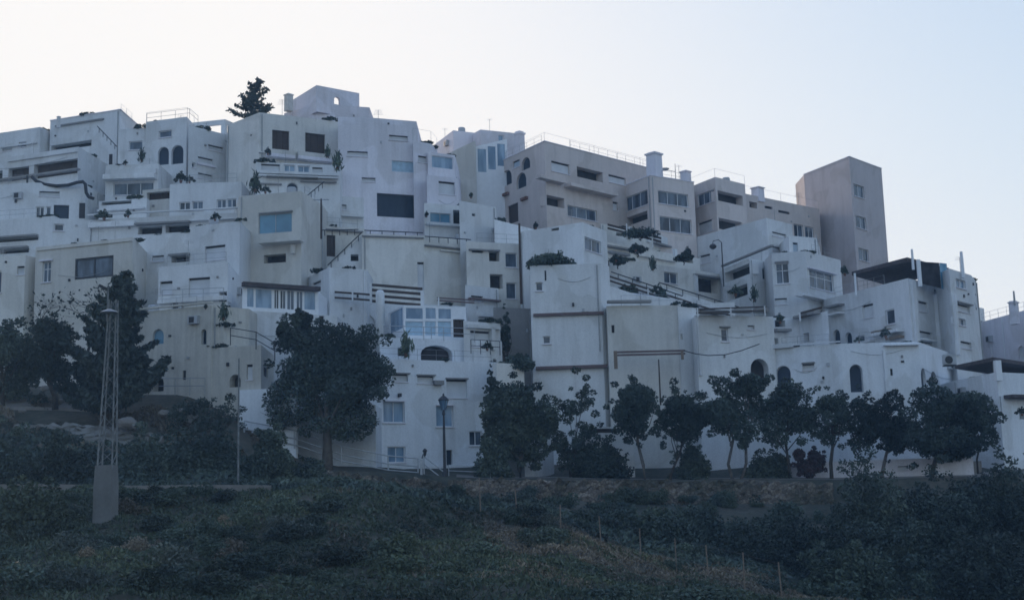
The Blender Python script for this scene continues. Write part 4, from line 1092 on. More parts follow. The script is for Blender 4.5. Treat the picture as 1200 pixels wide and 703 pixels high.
PT = 'trees along the promenade'
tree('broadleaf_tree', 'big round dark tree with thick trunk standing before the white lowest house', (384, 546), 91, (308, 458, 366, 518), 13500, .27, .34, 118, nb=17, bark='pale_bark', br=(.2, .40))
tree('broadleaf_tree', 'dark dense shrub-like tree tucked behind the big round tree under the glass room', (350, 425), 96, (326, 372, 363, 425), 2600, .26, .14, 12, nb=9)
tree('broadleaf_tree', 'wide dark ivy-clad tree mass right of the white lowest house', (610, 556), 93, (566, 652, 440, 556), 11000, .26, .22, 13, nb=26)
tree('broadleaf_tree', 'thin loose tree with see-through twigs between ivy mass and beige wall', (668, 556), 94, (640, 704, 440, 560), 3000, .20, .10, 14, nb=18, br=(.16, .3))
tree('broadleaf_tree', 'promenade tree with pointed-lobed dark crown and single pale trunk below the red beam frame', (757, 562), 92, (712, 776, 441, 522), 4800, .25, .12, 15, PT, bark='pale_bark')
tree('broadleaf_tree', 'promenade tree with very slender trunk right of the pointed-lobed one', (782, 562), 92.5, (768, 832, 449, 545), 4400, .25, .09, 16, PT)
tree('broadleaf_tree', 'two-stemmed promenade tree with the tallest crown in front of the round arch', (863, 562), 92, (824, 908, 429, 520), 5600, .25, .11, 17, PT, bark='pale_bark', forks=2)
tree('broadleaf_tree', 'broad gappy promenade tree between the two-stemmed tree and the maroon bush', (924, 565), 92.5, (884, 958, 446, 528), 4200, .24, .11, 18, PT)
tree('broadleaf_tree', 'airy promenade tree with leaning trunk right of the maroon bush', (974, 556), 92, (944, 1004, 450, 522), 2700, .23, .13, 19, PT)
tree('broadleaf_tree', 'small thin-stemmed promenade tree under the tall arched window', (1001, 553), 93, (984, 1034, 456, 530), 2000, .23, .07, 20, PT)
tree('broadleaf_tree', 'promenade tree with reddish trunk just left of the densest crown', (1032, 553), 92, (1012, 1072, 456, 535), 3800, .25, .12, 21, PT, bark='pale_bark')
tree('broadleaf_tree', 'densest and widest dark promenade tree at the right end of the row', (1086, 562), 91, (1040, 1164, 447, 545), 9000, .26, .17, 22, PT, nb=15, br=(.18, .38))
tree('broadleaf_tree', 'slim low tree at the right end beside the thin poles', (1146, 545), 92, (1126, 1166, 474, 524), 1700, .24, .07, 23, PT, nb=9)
tree('bougainvillea', 'maroon-leaved bush among the green promenade trees', (948, 560), 93, (930, 968, 520, 560), 1900, .24, .06, 24, mat='red_leaf', nb=10, cat='shrub')
def shrub(label, box, D, seed, n=3000, mat='tree_leaf', leaf=.25, nb=14, group='dark shrubs on the slope', name='shrub', br=(.28, .46)):
    x0, x1, y0, y1 = box
    return tree(name, label, ((x0 + x1) / 2, y1), D, (x0, x1, y0, y1), n, leaf, .06, seed, group, mat, nb=nb, cat='shrub', br=br, mound=True)
HG = 'dark hedges behind the promenade trees'
shrub('dark square hedge left of the single pale trunk on the promenade', (670, 738, 509, 562), 95, 26, 5000, group=HG, nb=22)
shrub('dark hedge between the slender trunk and the two-stemmed tree', (786, 832, 520, 562), 95, 27, 3000, group=HG, nb=22)
shrub('dark hedge right of the two-stemmed tree reaching the maroon bush', (872, 932, 532, 564), 95, 28, 3200, group=HG, nb=18)
shrub('bushy plant at the foot of the ivy mass beside the low blue rail', (556, 596, 512, 560), 91.6, 29, 1600, group=HG)
shrub('dark creeper spilling over the wall corner below the beige retaining wall patch', (566, 584, 430, 470), 97, 30, 900, group=HG)
# left side
spiky('conifer', 'spiky dark conifer beside the lattice mast with ragged tips on its right', (122, 492), 88, 92, 182, 320, 480, 31, 120, .19, top_px=147, low=.08, fill=26, lr=(.6, 1.6))
spiky('conifer', 'ragged small conifer standing alone on the roof against the sky', (293, 148), 127, 270, 318, 93, 148, 32, 36, .19, top_px=304, low=.06, fill=8, tw=.12)
tree('broadleaf_tree', 'dark tree at the left picture edge', (8, 474), 92, (-40, 50, 362, 476), 5600, .27, .2, 33, 'dark trees at the left', nb=24)
tree('broadleaf_tree', 'dark wide tree below the narrow two-pane window left of the lattice mast', (66, 470), 91, (24, 92, 364, 470), 4600, .26, .2, 34, 'dark trees at the left', nb=26)
bare('bare_tree', 'leafless crooked tree in front of the dark-framed picture window', (98, 440), 93, 130, .55, 35, leafn=260, lean=.15, tw=.16)
bare('bare_tree', 'leafless low tree peeping over the dark trees near the left edge', (44, 400), 95, 62, .6, 36, leafn=60, tw=.08)
SL = 'dark shrubs on the slope'
tree('olive_tree', 'thin olive-like tree with light gaps before the stone arches', (236, 510), 86, (196, 285, 458, 512), 1500, .20, .09, 37, None, nb=16, br=(.14, .26), forks=3)
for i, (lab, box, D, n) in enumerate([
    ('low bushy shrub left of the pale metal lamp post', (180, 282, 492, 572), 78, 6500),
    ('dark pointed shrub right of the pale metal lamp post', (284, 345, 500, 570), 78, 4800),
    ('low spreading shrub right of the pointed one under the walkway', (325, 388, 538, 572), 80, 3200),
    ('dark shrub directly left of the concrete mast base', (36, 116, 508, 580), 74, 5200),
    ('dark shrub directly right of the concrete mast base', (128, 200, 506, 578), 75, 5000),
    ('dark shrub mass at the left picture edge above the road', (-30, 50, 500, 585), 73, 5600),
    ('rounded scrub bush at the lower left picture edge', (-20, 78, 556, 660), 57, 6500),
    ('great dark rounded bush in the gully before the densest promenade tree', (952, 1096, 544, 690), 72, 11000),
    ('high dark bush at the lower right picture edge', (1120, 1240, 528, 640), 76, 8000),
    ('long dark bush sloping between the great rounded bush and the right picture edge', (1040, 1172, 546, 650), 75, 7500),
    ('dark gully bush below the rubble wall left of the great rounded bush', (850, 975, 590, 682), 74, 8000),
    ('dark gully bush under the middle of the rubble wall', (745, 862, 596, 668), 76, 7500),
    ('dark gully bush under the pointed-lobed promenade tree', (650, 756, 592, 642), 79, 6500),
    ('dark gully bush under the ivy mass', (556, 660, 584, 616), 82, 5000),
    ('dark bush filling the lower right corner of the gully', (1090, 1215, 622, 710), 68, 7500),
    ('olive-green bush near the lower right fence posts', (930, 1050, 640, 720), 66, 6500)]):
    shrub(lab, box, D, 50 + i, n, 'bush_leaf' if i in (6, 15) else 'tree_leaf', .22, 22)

# ------------------------------------------------------------------ small scrub over the slope: a few kinds, copied
def scrub_mesh(seed, mat, n=2000, leaf=.085, tall=1.0):
    rng = np.random.default_rng(seed); blobs = []
    for k in range(9):
        a = rng.uniform(0, 6.28); r = rng.uniform(0, .75)
        s = rng.uniform(.28, .5)
        blobs.append((np.array([r * math.cos(a), r * math.sin(a), .15 + .45 * tall * rng.random()]), np.array([s, s, s * .8 * tall])))
    V = clumps(blobs, n, rng, leaf, .35)
    return quad_mesh('scrub_bush', V, mat)
SM = [scrub_mesh(201, 'bush_leaf'), scrub_mesh(202, 'bush_leaf', tall=1.3), scrub_mesh(203, 'grey_leaf', 1600, .07), scrub_mesh(204, 'dry_leaf', 1300, .075), scrub_mesh(205, 'tree_leaf', 2200)]
rs = random.Random(3); placed = 0
def scrub_label(px, py, kind):
    hue = ['green', 'tall green', 'greyish', 'dry brown', 'dark'][kind]
    return hue
spots = []
for k in range(300):
    px = rs.uniform(-60, 1240); py = rs.uniform(582, 716)
    p = ground_hit(px, py, 47, 88)
    if 380 < px < 960 and p.y < 65 and rs.random() < .72: continue
    kind = rs.choices([0, 1, 2, 3, 4], [4, 3, 2, 1.2, 3])[0]
    if p.y > 66: kind = rs.choice([4, 4, 0, 1])
    s = rs.uniform(.5, 1.25) * (1.15 if p.y > 66 else 1)
    spots.append((kind, px, py, p, s))
for kind, px, py, p, s in spots:
    o = link('scrub_bush', SM[kind], None, (p.x, p.y, p.z - .1))
    o.scale = (s * rs.uniform(.8, 1.2), s * rs.uniform(.8, 1.2), s * rs.uniform(.7, 1.15)); o.rotation_euler = (0, 0, rs.uniform(0, 6.28))
    hue = ['low green scrub bush on the dark grassy slope', 'upright green scrub bush on the dark grassy slope', 'pale greyish scrub bush on the dark grassy slope', 'dry brown scrub tuft on the dark grassy slope', 'nearly black scrub bush on the lower slope'][kind]
    tag(o, hue, 'bush', ['low green scrub', 'upright green scrub', 'pale greyish scrub', 'dry brown scrub', 'nearly black scrub'][kind])

# grass and weeds: nobody could count them
def weeds(name, n, seed, mat, d0, d1, px0, px1, size, up, keep):
    rng = np.random.default_rng(seed); P = []
    while len(P) < n:
        D = math.sqrt(rng.uniform(d0 * d0, d1 * d1)); px = rng.uniform(px0, px1)
        x = (px - 600) / F * D
        if not keep(px, D, x): continue
        z = hill(x, D) + (rough(x, D) if 45 < D < 87 else 0)
        P.append((x, D, z + rng.uniform(0, size * .8)))
    P = np.array(P)
    V = leaf_quads(P, size * rng.uniform(.3, 1.2, len(P)) * .6, rng, up=up, stretch=3.0)
    o = link(name, quad_mesh(name, V, mat)); tag(o, None, None, kind='stuff'); return o
def patch(x, y, s, o): return math.sin(x * s + o) * math.sin(y * s * 1.3 + o * 2) + .5 * math.sin(x * s * 2.7 + y * s * 1.9 + o)
weeds('grass', 125000, 301, 'grass_blade', 42, 67, -60, 1260, .15, 1.3, lambda px, D, x: (not (D > 57 and px > 560 and px < 1000)) or patch(x, D, .7, 9) > .15)
weeds('weeds', 60000, 302, 'bush_leaf', 42, 86, -60, 1260, .16, .3, lambda px, D, x: patch(x, D, .5, 3) > -.1 and (D < 83 or px < 330) and ((not (56 < D < 67 and px > 540 and px < 1000)) or patch(x, D, .7, 9) > .55))
weeds('dry_weeds', 42000, 303, 'dry_leaf', 50, 69, 380, 1240, .15, 1.2, lambda px, D, x: patch(x, D, .4, 5) > .35 or (D > 57 and px > 560 and px < 980))
weeds('undergrowth', 46000, 304, 'tree_leaf', 67, 87, -60, 1260, .28, .2, lambda px, D, x: D < 80 or px < 300)
weeds('dry_grass', 18000, 305, 'dry_leaf', 81, 93, -60, 300, .22, 1.2, lambda px, D, x: patch(x, D, .6, 2) > .1)

# ------------------------------------------------------------------ walls, road and path of the lower slope
def ribbon(name, rows, mat, lift, kind=None):
    m = MB()
    for a, b in zip(rows[:-1], rows[1:]): m.poly([a[0], b[0], b[1], a[1]])
    o = build(name, m, mat); 
    if kind: tag(o, None, None, kind=kind)
    return o
rows = []
for px in range(-300, 330, 15):
    x0, x1 = (px - 600) / F * 67.2, (px - 600) / F * 71.5
    rows.append((Vector((x0, 67.2, hill(x0, 67.2) + .28)), Vector((x1, 71.5, hill(x1, 71.5) + .28))))
ribbon('road', rows, 'asphalt', 0, 'structure')
m = MB()
for (a, _), (b, _) in zip(rows[:-1], rows[1:]):
    d = b - a; m.prism(a + Vector((0, -.32, -.5)), d, (0, .30, 0), (0, 0, .58))
tag(build('kerb', m, 'paving'), None, None, kind='structure')
def rubble_wall(label, pts, h_pts, D, thick, group, mat='rubble_stone', seed=1):
    """uneven dry-stone wall: front sheet with bulging stones and a ragged top"""
    rng = np.random.default_rng(seed)
    xs0 = at(pts[0][0], 560, D).x; xs1 = at(pts[-1][0], 560, D).x
    n = int((xs1 - xs0) / .28)
    px = [p[0] for p in pts]; yt = [p[1] for p in pts]; yb = [p[1] for p in h_pts]; pxb = [p[0] for p in h_pts]
    root_p = at(pts[0][0], np.interp(pts[0][0], pxb, yb), D)
    m = MB(); rowsn = 9; idx = []
    for i in range(n + 1):
        x = xs0 + (xs1 - xs0) * i / n; q = 600 + F * x / D
        zt = at(q, np.interp(q, px, yt), D).z + rng.normal() * .08; zb = at(q, np.interp(q, pxb, yb), D).z - .5
        col = []
        for k in range(rowsn + 1):
            t = k / rowsn
            m.v.append((x + rng.normal() * .04, D - .18 * (1 - t) + rng.normal() * .07, zb + (zt - zb) * t)); col.append(len(m.v) - 1)
        m.v.append((x, D + thick, zt)); col.append(len(m.v) - 1)
        m.v.append((x, D + thick, zb)); col.append(len(m.v) - 1)
        idx.append(col)
    for i in range(n):
        a, b = idx[i], idx[i+1]
        for k in range(len(a) - 1): m.f.append((a[k], b[k], b[k+1], a[k+1]))
    o = build('stone_wall', m, mat, None, tuple(root_p)); tag(o, label, 'wall', group); return o
rubble_wall('long rubble stone wall holding up the promenade under the row of trees', [(525, 562), (700, 562), (800, 563), (900, 565), (975, 567)], [(525, 590), (700, 590), (975, 592)], 88.4, .5, 'rubble retaining walls', seed=1)
rubble_wall('rough stone wall under the walkway below the big round tree', [(285, 556), (340, 556), (400, 553), (450, 560), (495, 561), (525, 572)], [(285, 576), (525, 590)], 88.6, .5, 'rubble retaining walls', seed=2)
rubble_wall('low grey field wall crossing the bare slope behind the lattice mast', [(14, 499), (60, 497), (110, 499), (150, 504), (190, 510)], [(14, 506), (190, 518)], 85, .4, 'rubble retaining walls', 'concrete', 3)
m = MB(); k2 = MB(); pxs = list(range(-240, 112, 8)); ds = [91.0, 91.8, 92.6, 93.4]
for p0, p1 in zip(pxs[:-1], pxs[1:]):
    for d0, d1 in zip(ds[:-1], ds[1:]):
        m.poly([((p - 600) / F * d, d, hill((p - 600) / F * d, d) + .05) for p, d in ((p0, d0), (p1, d0), (p1, d1), (p0, d1))])
    a, b = (Vector(((p - 600) / F * 90.9, 90.9, hill((p - 600) / F * 90.9, 90.9))) for p in (p0, p1))
    k2.prism(a - Vector((0, 0, .2)), b - a, (0, .18, 0), (0, 0, .42))
tag(build('path', m, 'paving'), None, None, kind='structure'); tag(build('path_kerb', k2, 'paving'), None, None, kind='structure')
# promenade paving strip, laid on the ground
m = MB(); ds = [89.25, 90, 91, 92.5, 94, 95.5]; pxs = list(range(530, 1500, 10))
for d0, d1 in zip(ds[:-1], ds[1:]):
    for p0, p1 in zip(pxs[:-1], pxs[1:]):
        q = [((p - 600) / F * d, d) for p, d in ((p0, d0), (p1, d0), (p1, d1), (p0, d1))]
        m.poly([(x, d, hill(x, d) + .03) for x, d in q])
tag(build('promenade', m, 'paving'), None, None, kind='structure')
# white steps at the right end of the promenade
root = thing('garden_steps', 'flight of low pale steps at the right end of the promenade behind the trees', 'steps', tuple(at(1120, 566, 94)))
for k in range(5):
    m = MB(); p = at(1082, 562 - k * 5, 93.5 + k * .5); q = at(1150, 560 - k * 5, 93.5 + k * .5)
    m.prism((p.x, p.y, p.z - .6), (q.x - p.x, 0, 0), (0, 1.2, 0), (0, 0, .62)); build('step', m, 'paving', root)
house('garden_wall', 'low white garden wall seen between the trunks of the right promenade trees', GR, 95.7, 0, [(900, 543), (1140, 535)], [('s', 1052, 1064, 546, 551)], deep=.4, thin=.4, zpix=(950, 580), cat='wall', group='garden walls by the promenade')
house('garden_wall', 'white patch of garden wall between hedge and ivy mass', W, 95.6, 0, [(622, 505), (648, 507)], [('d', 624, 634, 509, 530)], thin=.6, zpix=(630, 566), cat='wall', group='garden walls by the promenade')
house('garden_wall', 'pale low wall with a square white board behind the slender trunk', W, 95.8, 0, [(798, 538), (830, 538)], [], thin=.4, zpix=(815, 570), cat='wall', group='garden walls by the promenade')
house('garden_wall', 'beige retaining wall patch above the dark creeper', CR, 98.5, 0, [(582, 425), (614, 427)], [], thin=.5, zpix=(600, 460), cat='wall', group='garden walls by the promenade')
house('garden_wall', 'brown and pale low roofline just above the dark square hedge', CR, 96.5, 0, [(684, 500), (742, 500)], [('k', 690, 728, 502, 507)], thin=.5, zpix=(710, 560), cat='wall', group='garden walls by the promenade')
# fence down the crest
root = None
crest = [(563, 592), (606, 606), (657, 627), (705, 642), (751, 656), (793, 668), (831, 680), (873, 692), (917, 705)]
heads = [566, 583, 598, 606, 618, 630, 637, 646, 660]
fp = []
for (x, y), h in zip(crest, heads):
    p = ground_hit(x, y, 55, 75); 
    if p.y > 70: p = at(x, y, 66)
    fp.append((p, 1.1 + .012 * (y - h)))
root = thing('wire_fence', 'old wire fence on thin posts running down the crest of the slope', 'fence', tuple(fp[0][0]))
for (p, h) in fp:
    m = MB(); m.tube([p - Vector((0, 0, .3)), p + Vector((random.uniform(-.08, .08), 0, h))], [.035, .028], 5); build('post', m, 'pale_wood', root)
for k in (.4, .95):
    m = MB()
    for (a, ha), (b, hb) in zip(fp[:-1], fp[1:]): m.tube([a + Vector((0, 0, ha * k)), b + Vector((0, 0, hb * k))], .006, 3, False)
    build('wire', m, 'dark_metal', root)
# boulders on the bare slope at the left
def rock(label, px, py, D, w, seed, mat='paving'):
    rng = np.random.default_rng(seed); p = at(px, py, D)
    m = MB(); nU, nV = 9, 6
    for j in range(nV + 1):
        for i in range(nU):
            a, b = 2 * math.pi * i / nU, math.pi * j / nV
            r = w * rng.uniform(.8, 1.15)
            m.v.append((p.x + r * math.sin(b) * math.cos(a), p.y + r * .7 * math.sin(b) * math.sin(a), p.z + r * .6 * math.cos(b)))
    for j in range(nV):
        for i in range(nU): m.f.append((j*nU+i, j*nU+(i+1)%nU, (j+1)*nU+(i+1)%nU, (j+1)*nU+i))
    o = build('boulder', m, mat, None, tuple(p)); tag(o, label, 'boulder', 'boulders on the slope')
rock('largest pale boulder on the bare slope right of the lattice mast', 150, 496, 84.6, .72, 1)
rock('low pale boulder touching the largest one', 162, 499, 84.3, .42, 2)
rock('upright pale stone under the thin olive-like tree', 192, 484, 86, .40, 3)
rock('slim pale stone right of the upright one under the thin tree', 212, 482, 86, .35, 4)
rock('small round pale stone at the edge of the dark trees', 52, 455, 90, .32, 5)
rock('flat pale stone low on the bare slope at the far left', 26, 481, 87, .28, 6)

# ------------------------------------------------------------------ lattice mast
D = 59.5; hh = .62
b0 = at(123.5, 606, D); zt = at(123.5, 545, D).z
root = thing('lattice_mast', 'pale steel lattice mast on a tall concrete base with a small lamp arm', 'mast', tuple(b0))
m = MB(); w0, w1 = .43, .385
m.lathe((b0.x, D, b0.z - .9), [(w0 * 1.414, 0), (w0 * 1.40, (zt - b0.z) * .6 + .9), (w1 * 1.414, zt - b0.z + .9)], 4)
for k, (x, y, z) in enumerate(m.v):   # square set to face the road
    dx, dy = x - b0.x, y - D; c, s = math.cos(math.radians(40)), math.sin(math.radians(40)); m.v[k] = (b0.x + dx * c - dy * s, D + dx * s + dy * c, z)
build('base', m, 'concrete', root)
ztop = at(125, 352, D).z
cx = b0.x + .02
def corner(t, sx, sy):
    w = .34 - .18 * t
    return Vector((cx + .14 * t + sx * w, D + sy * w, zt + (ztop - zt) * t))
for sx in (-1, 1):
    for sy in (-1, 1):
        m = MB(); m.tube([corner(0, sx, sy) - Vector((0, 0, .2)), corner(1, sx, sy)], [.042, .032], 4); build('leg', m, 'pylon_steel', root)
m = MB(); NB = 13
for k in range(NB):
    t0, t1 = k / NB, (k + 1) / NB
    for A, B in (((-1, -1), (1, -1)), ((1, -1), (1, 1)), ((1, 1), (-1, 1)), ((-1, 1), (-1, -1))):
        if k % 2: A, B = B, A
        m.tube([corner(t0, *A), corner(t1, *B)], .014, 4)
build('bracing', m, 'pylon_steel', root)
m = MB(); a = at(125.5, 352, D); q = at(127, 334, D)
m.tube([a - Vector((0, 0, 1.0)), Vector((a.x + .04, D, q.z))], .04, 5); build('pole', m, 'pylon_steel', root)
m = MB(); a = at(128, 368, D); m.lathe((a.x + .15, D - .45, a.z), [(.10, .16), (.34, .06), (.42, 0), (.2, -.03)], 14); lh = build('lamp_head', m, 'steel', root)
m = MB(); m.tube([(a.x - .05, D, a.z + .15), (a.x + .15, D - .45, a.z + .15)], .03, 5); build('arm', m, 'pylon_steel', root)
m = MB(); a = at(121, 336, D); m.prism(a + Vector((-.22, -.1, 0)), (.30, 0, -.16), (0, .2, 0), (.08, 0, .12)); build('floodlight', m, 'dark_metal', root)
m = MB(); m.tube([a, at(126.5, 343, D)], .025, 4); build('arm', m, 'pylon_steel', root)

# ------------------------------------------------------------------ classic street lamp
def classic_lamp(label, x, y0, y1, D, sc):
    b = at(x, y1, D); H = at(x, y0, D).z - b.z
    root = thing('street_lamp', label, 'street lamp', tuple(b))
    m = MB(); m.lathe((b.x, b.y, b.z - .3), [(.20*sc, 0), (.20*sc, .45), (.16*sc, .5), (.15*sc, 1.2), (.11*sc, 1.3)], 10); build('base', m, 'dark_metal', root)
    m = MB(); m.lathe((b.x, b.y, b.z + .9), [(.085*sc, 0), (.075*sc, H * .4), (.05*sc, H * .86 - .9 - .3 * sc), (.10*sc, H * .86 - .9 - .25*sc), (.05*sc, H * .86 - .9)], 10); build('post', m, 'dark_metal', root)
    z = b.z + H * .86
    m = MB(); m.lathe((b.x, b.y, z), [(.10*sc, 0), (.21*sc, .34*sc), (.26*sc, .55*sc)], 6); ln = build('lantern', m, 'pale_glass', root)
    m = MB()
    for k in range(6):
        t = k * math.pi / 3; c, s = math.cos(t), math.sin(t)
        m.tube([(b.x + .11*sc*c, b.y + .11*sc*s, z), (b.x + .27*sc*c, b.y + .27*sc*s, z + .55*sc)], .018, 4)
    build('frame', m, 'dark_metal', ln)
    m = MB(); m.lathe((b.x, b.y, z + .55*sc), [(.32*sc, 0), (.25*sc, .10*sc), (.12*sc, .22*sc), (.05*sc, .26*sc), (.06*sc, .33*sc), (.01, .40*sc)], 8); build('cap', m, 'dark_metal', root)
classic_lamp('dark classic lantern street lamp in front of the white lowest house', 521.5, 466, 569, 89.5, 1.25)
# white gate pillar with a bracket lantern
root = thing('gate_pillar', 'slim pale pillar carrying a small black lantern left of the street lamp', 'pillar', tuple(at(494, 569, 89.8)))
m = MB(); box_at(m, 492.8, 495.4, 538, 571, 89.8, .18); build('shaft', m, 'grey_frame', root)
a = at(498, 534, 89.7)
m = MB(); m.tube([at(494.5, 537, 89.7), at(496, 532, 89.7), a + Vector((0, 0, -.05))], .045, 5); build('bracket', m, 'dark_metal', root)
m = MB(); m.lathe((a.x, a.y, a.z), [(.07, 0), (.13, .30), (.18, .33), (.12, .44), (.03, .52)], 6); build('lantern', m, 'dark_metal', root)

# ------------------------------------------------------------------ terrace plants and pots
PV = [quad_mesh('potted_plant', clumps([(np.array([0, 0, .35]), np.array([.6, .4, .30])), (np.array([.35, 0, .55]), np.array([.3, .3, .28])), (np.array([-.5, .1, .2]), np.array([.4, .3, .18])), (np.array([-.1, 0, .8]), np.array([.16, .2, .3])), (np.array([.8, 0, .15]), np.array([.25, .2, .22]))], 330, np.random.default_rng(401), .15), 'tree_leaf'),
      quad_mesh('potted_plant', leaf_quads(np.random.default_rng(402).normal(size=(150, 3)) * np.array([.22, .22, .45]) + np.array([0, 0, .7]), np.full(150, .2), np.random.default_rng(403), up=2.2, stretch=4), 'bush_leaf')]
potm = MB(); potm.lathe((0, 0, -.25), [(.20, 0), (.30, .42), (.33, .43), (.33, .5)], 10)
POT = None
def plant(label, x, y, D, s=1.0, kind=0, sx=1.0):
    global POT
    s *= .66
    p = at(x, y, D)
    root = thing('potted_plant', label, 'plant', (p.x, p.y, p.z), 'plants on the terraces')
    o = link('foliage', PV[kind], root, (0, 0, .15 * s)); o.scale = (s * sx, s, s); o.rotation_euler = (0, 0, random.uniform(0, 6))
    if POT is None:
        POT = bpy.data.meshes.new('pot'); POT.from_pydata(potm.v, [], potm.f); POT.materials.append(MATS['terracotta']); POT.update()
    q = link('pot', POT, root, (0, 0, 0)); q.scale = (s * .6, s * .6, s * .6)
for t in [
    ('bushy plant beside the pair of round-headed windows', 212, 213, 117.5, 1.3, 0), ('trailing plant on the corner below the round-headed windows', 222, 214, 117.5, .9, 0),
    ('small plant on the balcony left of the thick slab', 166, 189, 119.8, .9, 1), ('round plant on the bluish-window balcony parapet', 147, 193, 119.8, .6, 0),
    ('tall cactus-like plant on the roof of the tall beige house', 299, 224, 112, 1.3, 1), ('round plant beside the cactus-like one', 311, 226, 112, .9, 0),
    ('plant at the left end of the brown-doored balcony', 314, 181, 118, .9, 0), ('plant at the right end of the planted balcony row', 396, 198, 115, 1.2, 1), ('plant under the right brown shuttered door', 384, 184, 118, .8, 1),
    ('dark plant on the long terrace wall above its left slot', 122, 257, 112.4, 1.2, 0), ('low dark plant on the long terrace wall near the balcony slot', 150, 254, 112.4, .9, 0), ('plant over the white square house with the roller shutter', 252, 258, 106.5, .9, 0),
    ('plant at the foot of the slanted stair wall', 351, 322, 110, .8, 0), ('plant on the stone house terrace', 241, 362, 92.8, .5, 0), ('tall plant beside the stone porch stair', 262, 374, 91.2, .9, 1),
    ('red-stemmed climber in front of the small corner arch', 476, 416, 98.3, 1.3, 1), ('plant in the pale recessed porch', 571, 410, 98, .9, 0),
    ('plant on the roof edge above the brown-doored arches', 500, 254, 117, .7, 0), ('plant by the wide dark window at its right', 552, 232, 114.8, .7, 0),
        ('plant at the end of the planted terrace by the blank gable house', 806, 300, 121, 1.2, 0), ('plant on the second planted terrace', 745, 294, 121, 1.0, 0), ('third-step plant over the white-shuttered window', 722, 306, 116, .9, 0), ('plant beside the white-shuttered window', 765, 316, 116, .9, 1),
    ('dark plant at the foot of the stair parapets', 772, 344, 108.5, 1.1, 0), ('plant in the cluttered porch', 862, 346, 120, 1.3, 0), ('plant on the cluttered porch corner', 884, 352, 119, 1.0, 1),
    ('plant on the stepped ledge below the tall double window', 914, 378, 111, 1.1, 0), ('plant at the foot of the tower near the canopy', 990, 322, 113, 1.1, 0), ('plant in front of the narrow arched pair', 1007, 401, 106.5, .7, 0), ('trailing plants on the ledge below the dark small window', 1038, 395, 106.5, 1.1, 0), 
    ('plant left of the narrow window at the right edge', 1155, 474, 95, .9, 0), ('plant under the right edge awning', 1198, 486, 95, .8, 0),
    ('plant on the low wall beside the hedge terrace', 628, 268, 108, .8, 0)]:
    plant(*t)
TH = 'hedges on the terraces'
shrub('dark clipped hedge on the terrace before the double window', (619, 669, 291, 313), 103, 70, 1500, group=TH, leaf=.28, nb=12, name='hedge')
shrub('dark bush hanging over the stair parapets above the flat beige house', (718, 750, 330, 350), 109, 71, 1100, group=TH, leaf=.28, name='hedge')
shrub('dark bush at the bottom of the alley left of the dull red bands', (586, 626, 408, 432), 100.5, 72, 1700, group=TH, leaf=.26, name='hedge')
shrub('dark climber in the alley below the four small windows', (585, 600, 342, 408), 104.2, 73, 900, group=TH, leaf=.26, name='hedge')
shrub('dark planting along the top terrace under the corner block', (732, 770, 264, 275), 126, 75, 700, group=TH, leaf=.28, name='hedge')
shrub('dark planting on the second terrace under the corner block', (736, 758, 286, 294), 121.5, 76, 300, group=TH, leaf=.28, name='hedge')
shrub('dark planting at the right end of the second terrace by the gable house', (790, 812, 295, 303), 121, 77, 300, group=TH, leaf=.28, name='hedge')
shrub('dark creeper under the terrace left of the white-shuttered window', (712, 736, 298, 307), 116.6, 78, 350, group=TH, leaf=.26, name='hedge')
shrub('small dark bush on the corner between stair parapets and white wall', (766, 782, 336, 352), 108.2, 74, 500, group=TH, leaf=.28, name='hedge')

# small dark plants along the parapets
EM = [quad_mesh('parapet_plant', clumps([(np.array([rr.normal() * .5, rr.normal() * .15, .15 + .2 * rr.random()]), np.array([.35, .25, .22])) for _ in range(5)], 300, rr, .16), 'tree_leaf') for rr in (np.random.default_rng(501), np.random.default_rng(502), np.random.default_rng(503))]
for H in HOUSES:
    if H.thin or H.cat not in ('house', 'terrace wall') or H.root['label'].startswith(('tall plain', 'wide plain', 'big plain')): continue
    for _, _, fc in H.faces:
        for k in range(rc.choice([0, 0, 1, 1, 2])):
            u = rc.uniform(.05, .95) * fc.L; p = fc.p(u, fc.top(u) - .05, -rc.uniform(.1, .4)); s = rc.uniform(.35, 1.0)
            o = link('parapet_plant', rc.choice(EM), None, tuple(p)); o.scale = (s, s, s * rc.uniform(.6, 1.1)); o.rotation_euler = (0, 0, rc.uniform(-.6, .6))
            tag(o, 'small dark plant spilling over a terrace parapet', 'plant', 'small dark plants along the terrace parapets')

# ------------------------------------------------------------------ evening haze over the slope
m = MB(); m.prism((-500, -30, -40), (1000, 0, 0), (0, 400, 0), (0, 0, 200))
hz = build('haze', m, 'paving'); tag(hz, None, None, kind='structure')
hm = bpy.data.materials.new('evening_haze'); hm.use_nodes = True; ht = hm.node_tree
ht.nodes.remove(ht.nodes['Principled BSDF'])
vs = ht.nodes.new('ShaderNodeVolumeScatter'); vs.inputs['Color'].default_value = (.42, .70, 1, 1); vs.inputs['Density'].default_value = .0007; vs.inputs['Anisotropy'].default_value = .2
ht.links.new(vs.outputs[0], ht.nodes['Material Output'].inputs['Volume'])
hz.data.materials.clear(); hz.data.materials.append(hm)

# ------------------------------------------------------------------ sky, sun, camera
SUN_EL, SUN_AZ = math.radians(14), math.radians(-27)      # behind the hill, to the left
w = bpy.data.worlds.new("World"); SC.world = w; w.use_nodes = True
nt = w.node_tree; bg = nt.nodes['Background']
sky = nt.nodes.new('ShaderNodeTexSky'); sky.sky_type = 'NISHITA'; sky.sun_disc = False
sky.sun_elevation = SUN_EL; sky.sun_rotation = SUN_AZ
sky.air_density = 1.0; sky.dust_density = 2.4; sky.ozone_density = 1.5; sky.altitude = 50
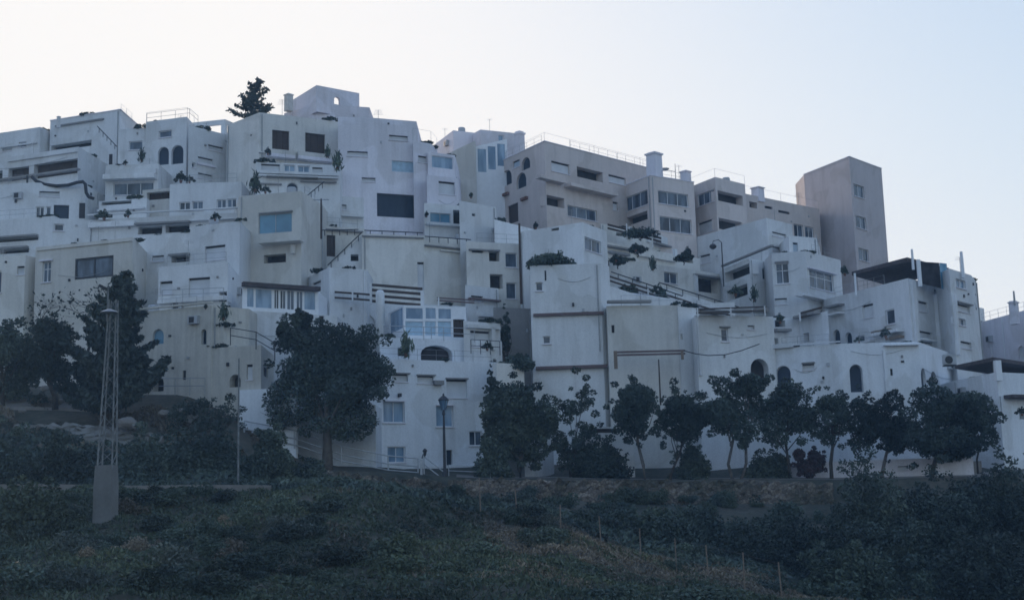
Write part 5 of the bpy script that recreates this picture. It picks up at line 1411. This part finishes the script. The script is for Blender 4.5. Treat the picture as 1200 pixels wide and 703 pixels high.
# film-like roll-off of the bright hazy sky, channel by channel, with the phone's cool white balance
sep = nt.nodes.new('ShaderNodeSeparateColor'); com = nt.nodes.new('ShaderNodeCombineColor'); nt.links.new(sky.outputs[0], sep.inputs[0])
for k, (gain, cap) in enumerate([(2.62, 1.02), (3.03, 1.04), (4.95, 1.06)]):
    pw = nt.nodes.new('ShaderNodeMath'); pw.operation = 'POWER'; pw.inputs[0].default_value = math.exp(-.15 * gain); nt.links.new(sep.outputs[k], pw.inputs[1])
    ma = nt.nodes.new('ShaderNodeMath'); ma.operation = 'MULTIPLY_ADD'; ma.inputs[1].default_value = -cap / .15; ma.inputs[2].default_value = cap / .15
    nt.links.new(pw.outputs[0], ma.inputs[0]); nt.links.new(ma.outputs[0], com.inputs[k])
nt.links.new(com.outputs[0], bg.inputs['Color']); bg.inputs['Strength'].default_value = .15
sd = bpy.data.lights.new('sun', 'SUN'); sd.energy = 2.0; sd.angle = math.radians(.5); sd.color = (1, .86, .7)
so = bpy.data.objects.new('sun', sd); COL.objects.link(so)
dirv = Vector((math.sin(SUN_AZ) * math.cos(SUN_EL), math.cos(SUN_AZ) * math.cos(SUN_EL), math.sin(SUN_EL)))
so.rotation_euler = dirv.to_track_quat('Z', 'Y').to_euler(); so.location = dirv * 300
cd = bpy.data.cameras.new('camera'); cam = bpy.data.objects.new('camera', cd); COL.objects.link(cam)
cd.sensor_width = 36; cd.sensor_fit = 'HORIZONTAL'; cd.lens = 36 * F / 1200; cd.clip_start = .1; cd.clip_end = 5000
cam.location = (0, 0, 0); cam.rotation_euler = (Matrix.Rotation(math.pi / 2 + PITCH, 3, 'X') @ Matrix.Rotation(-ROLL, 3, 'Z')).to_euler()
SC.camera = cam
SC.render.resolution_x, SC.render.resolution_y = 1024, 599
SC.view_settings.view_transform = 'Standard'; SC.view_settings.look = 'None'; SC.view_settings.exposure = 0; SC.view_settings.gamma = 1
SC.render.film_transparent = False
SC.cycles.max_bounces = 6; SC.cycles.diffuse_bounces = 4
SC.render.filter_size = 1.6 if hasattr(SC.render, 'filter_size') else 1.5
SC.cycles.filter_width = 1.6
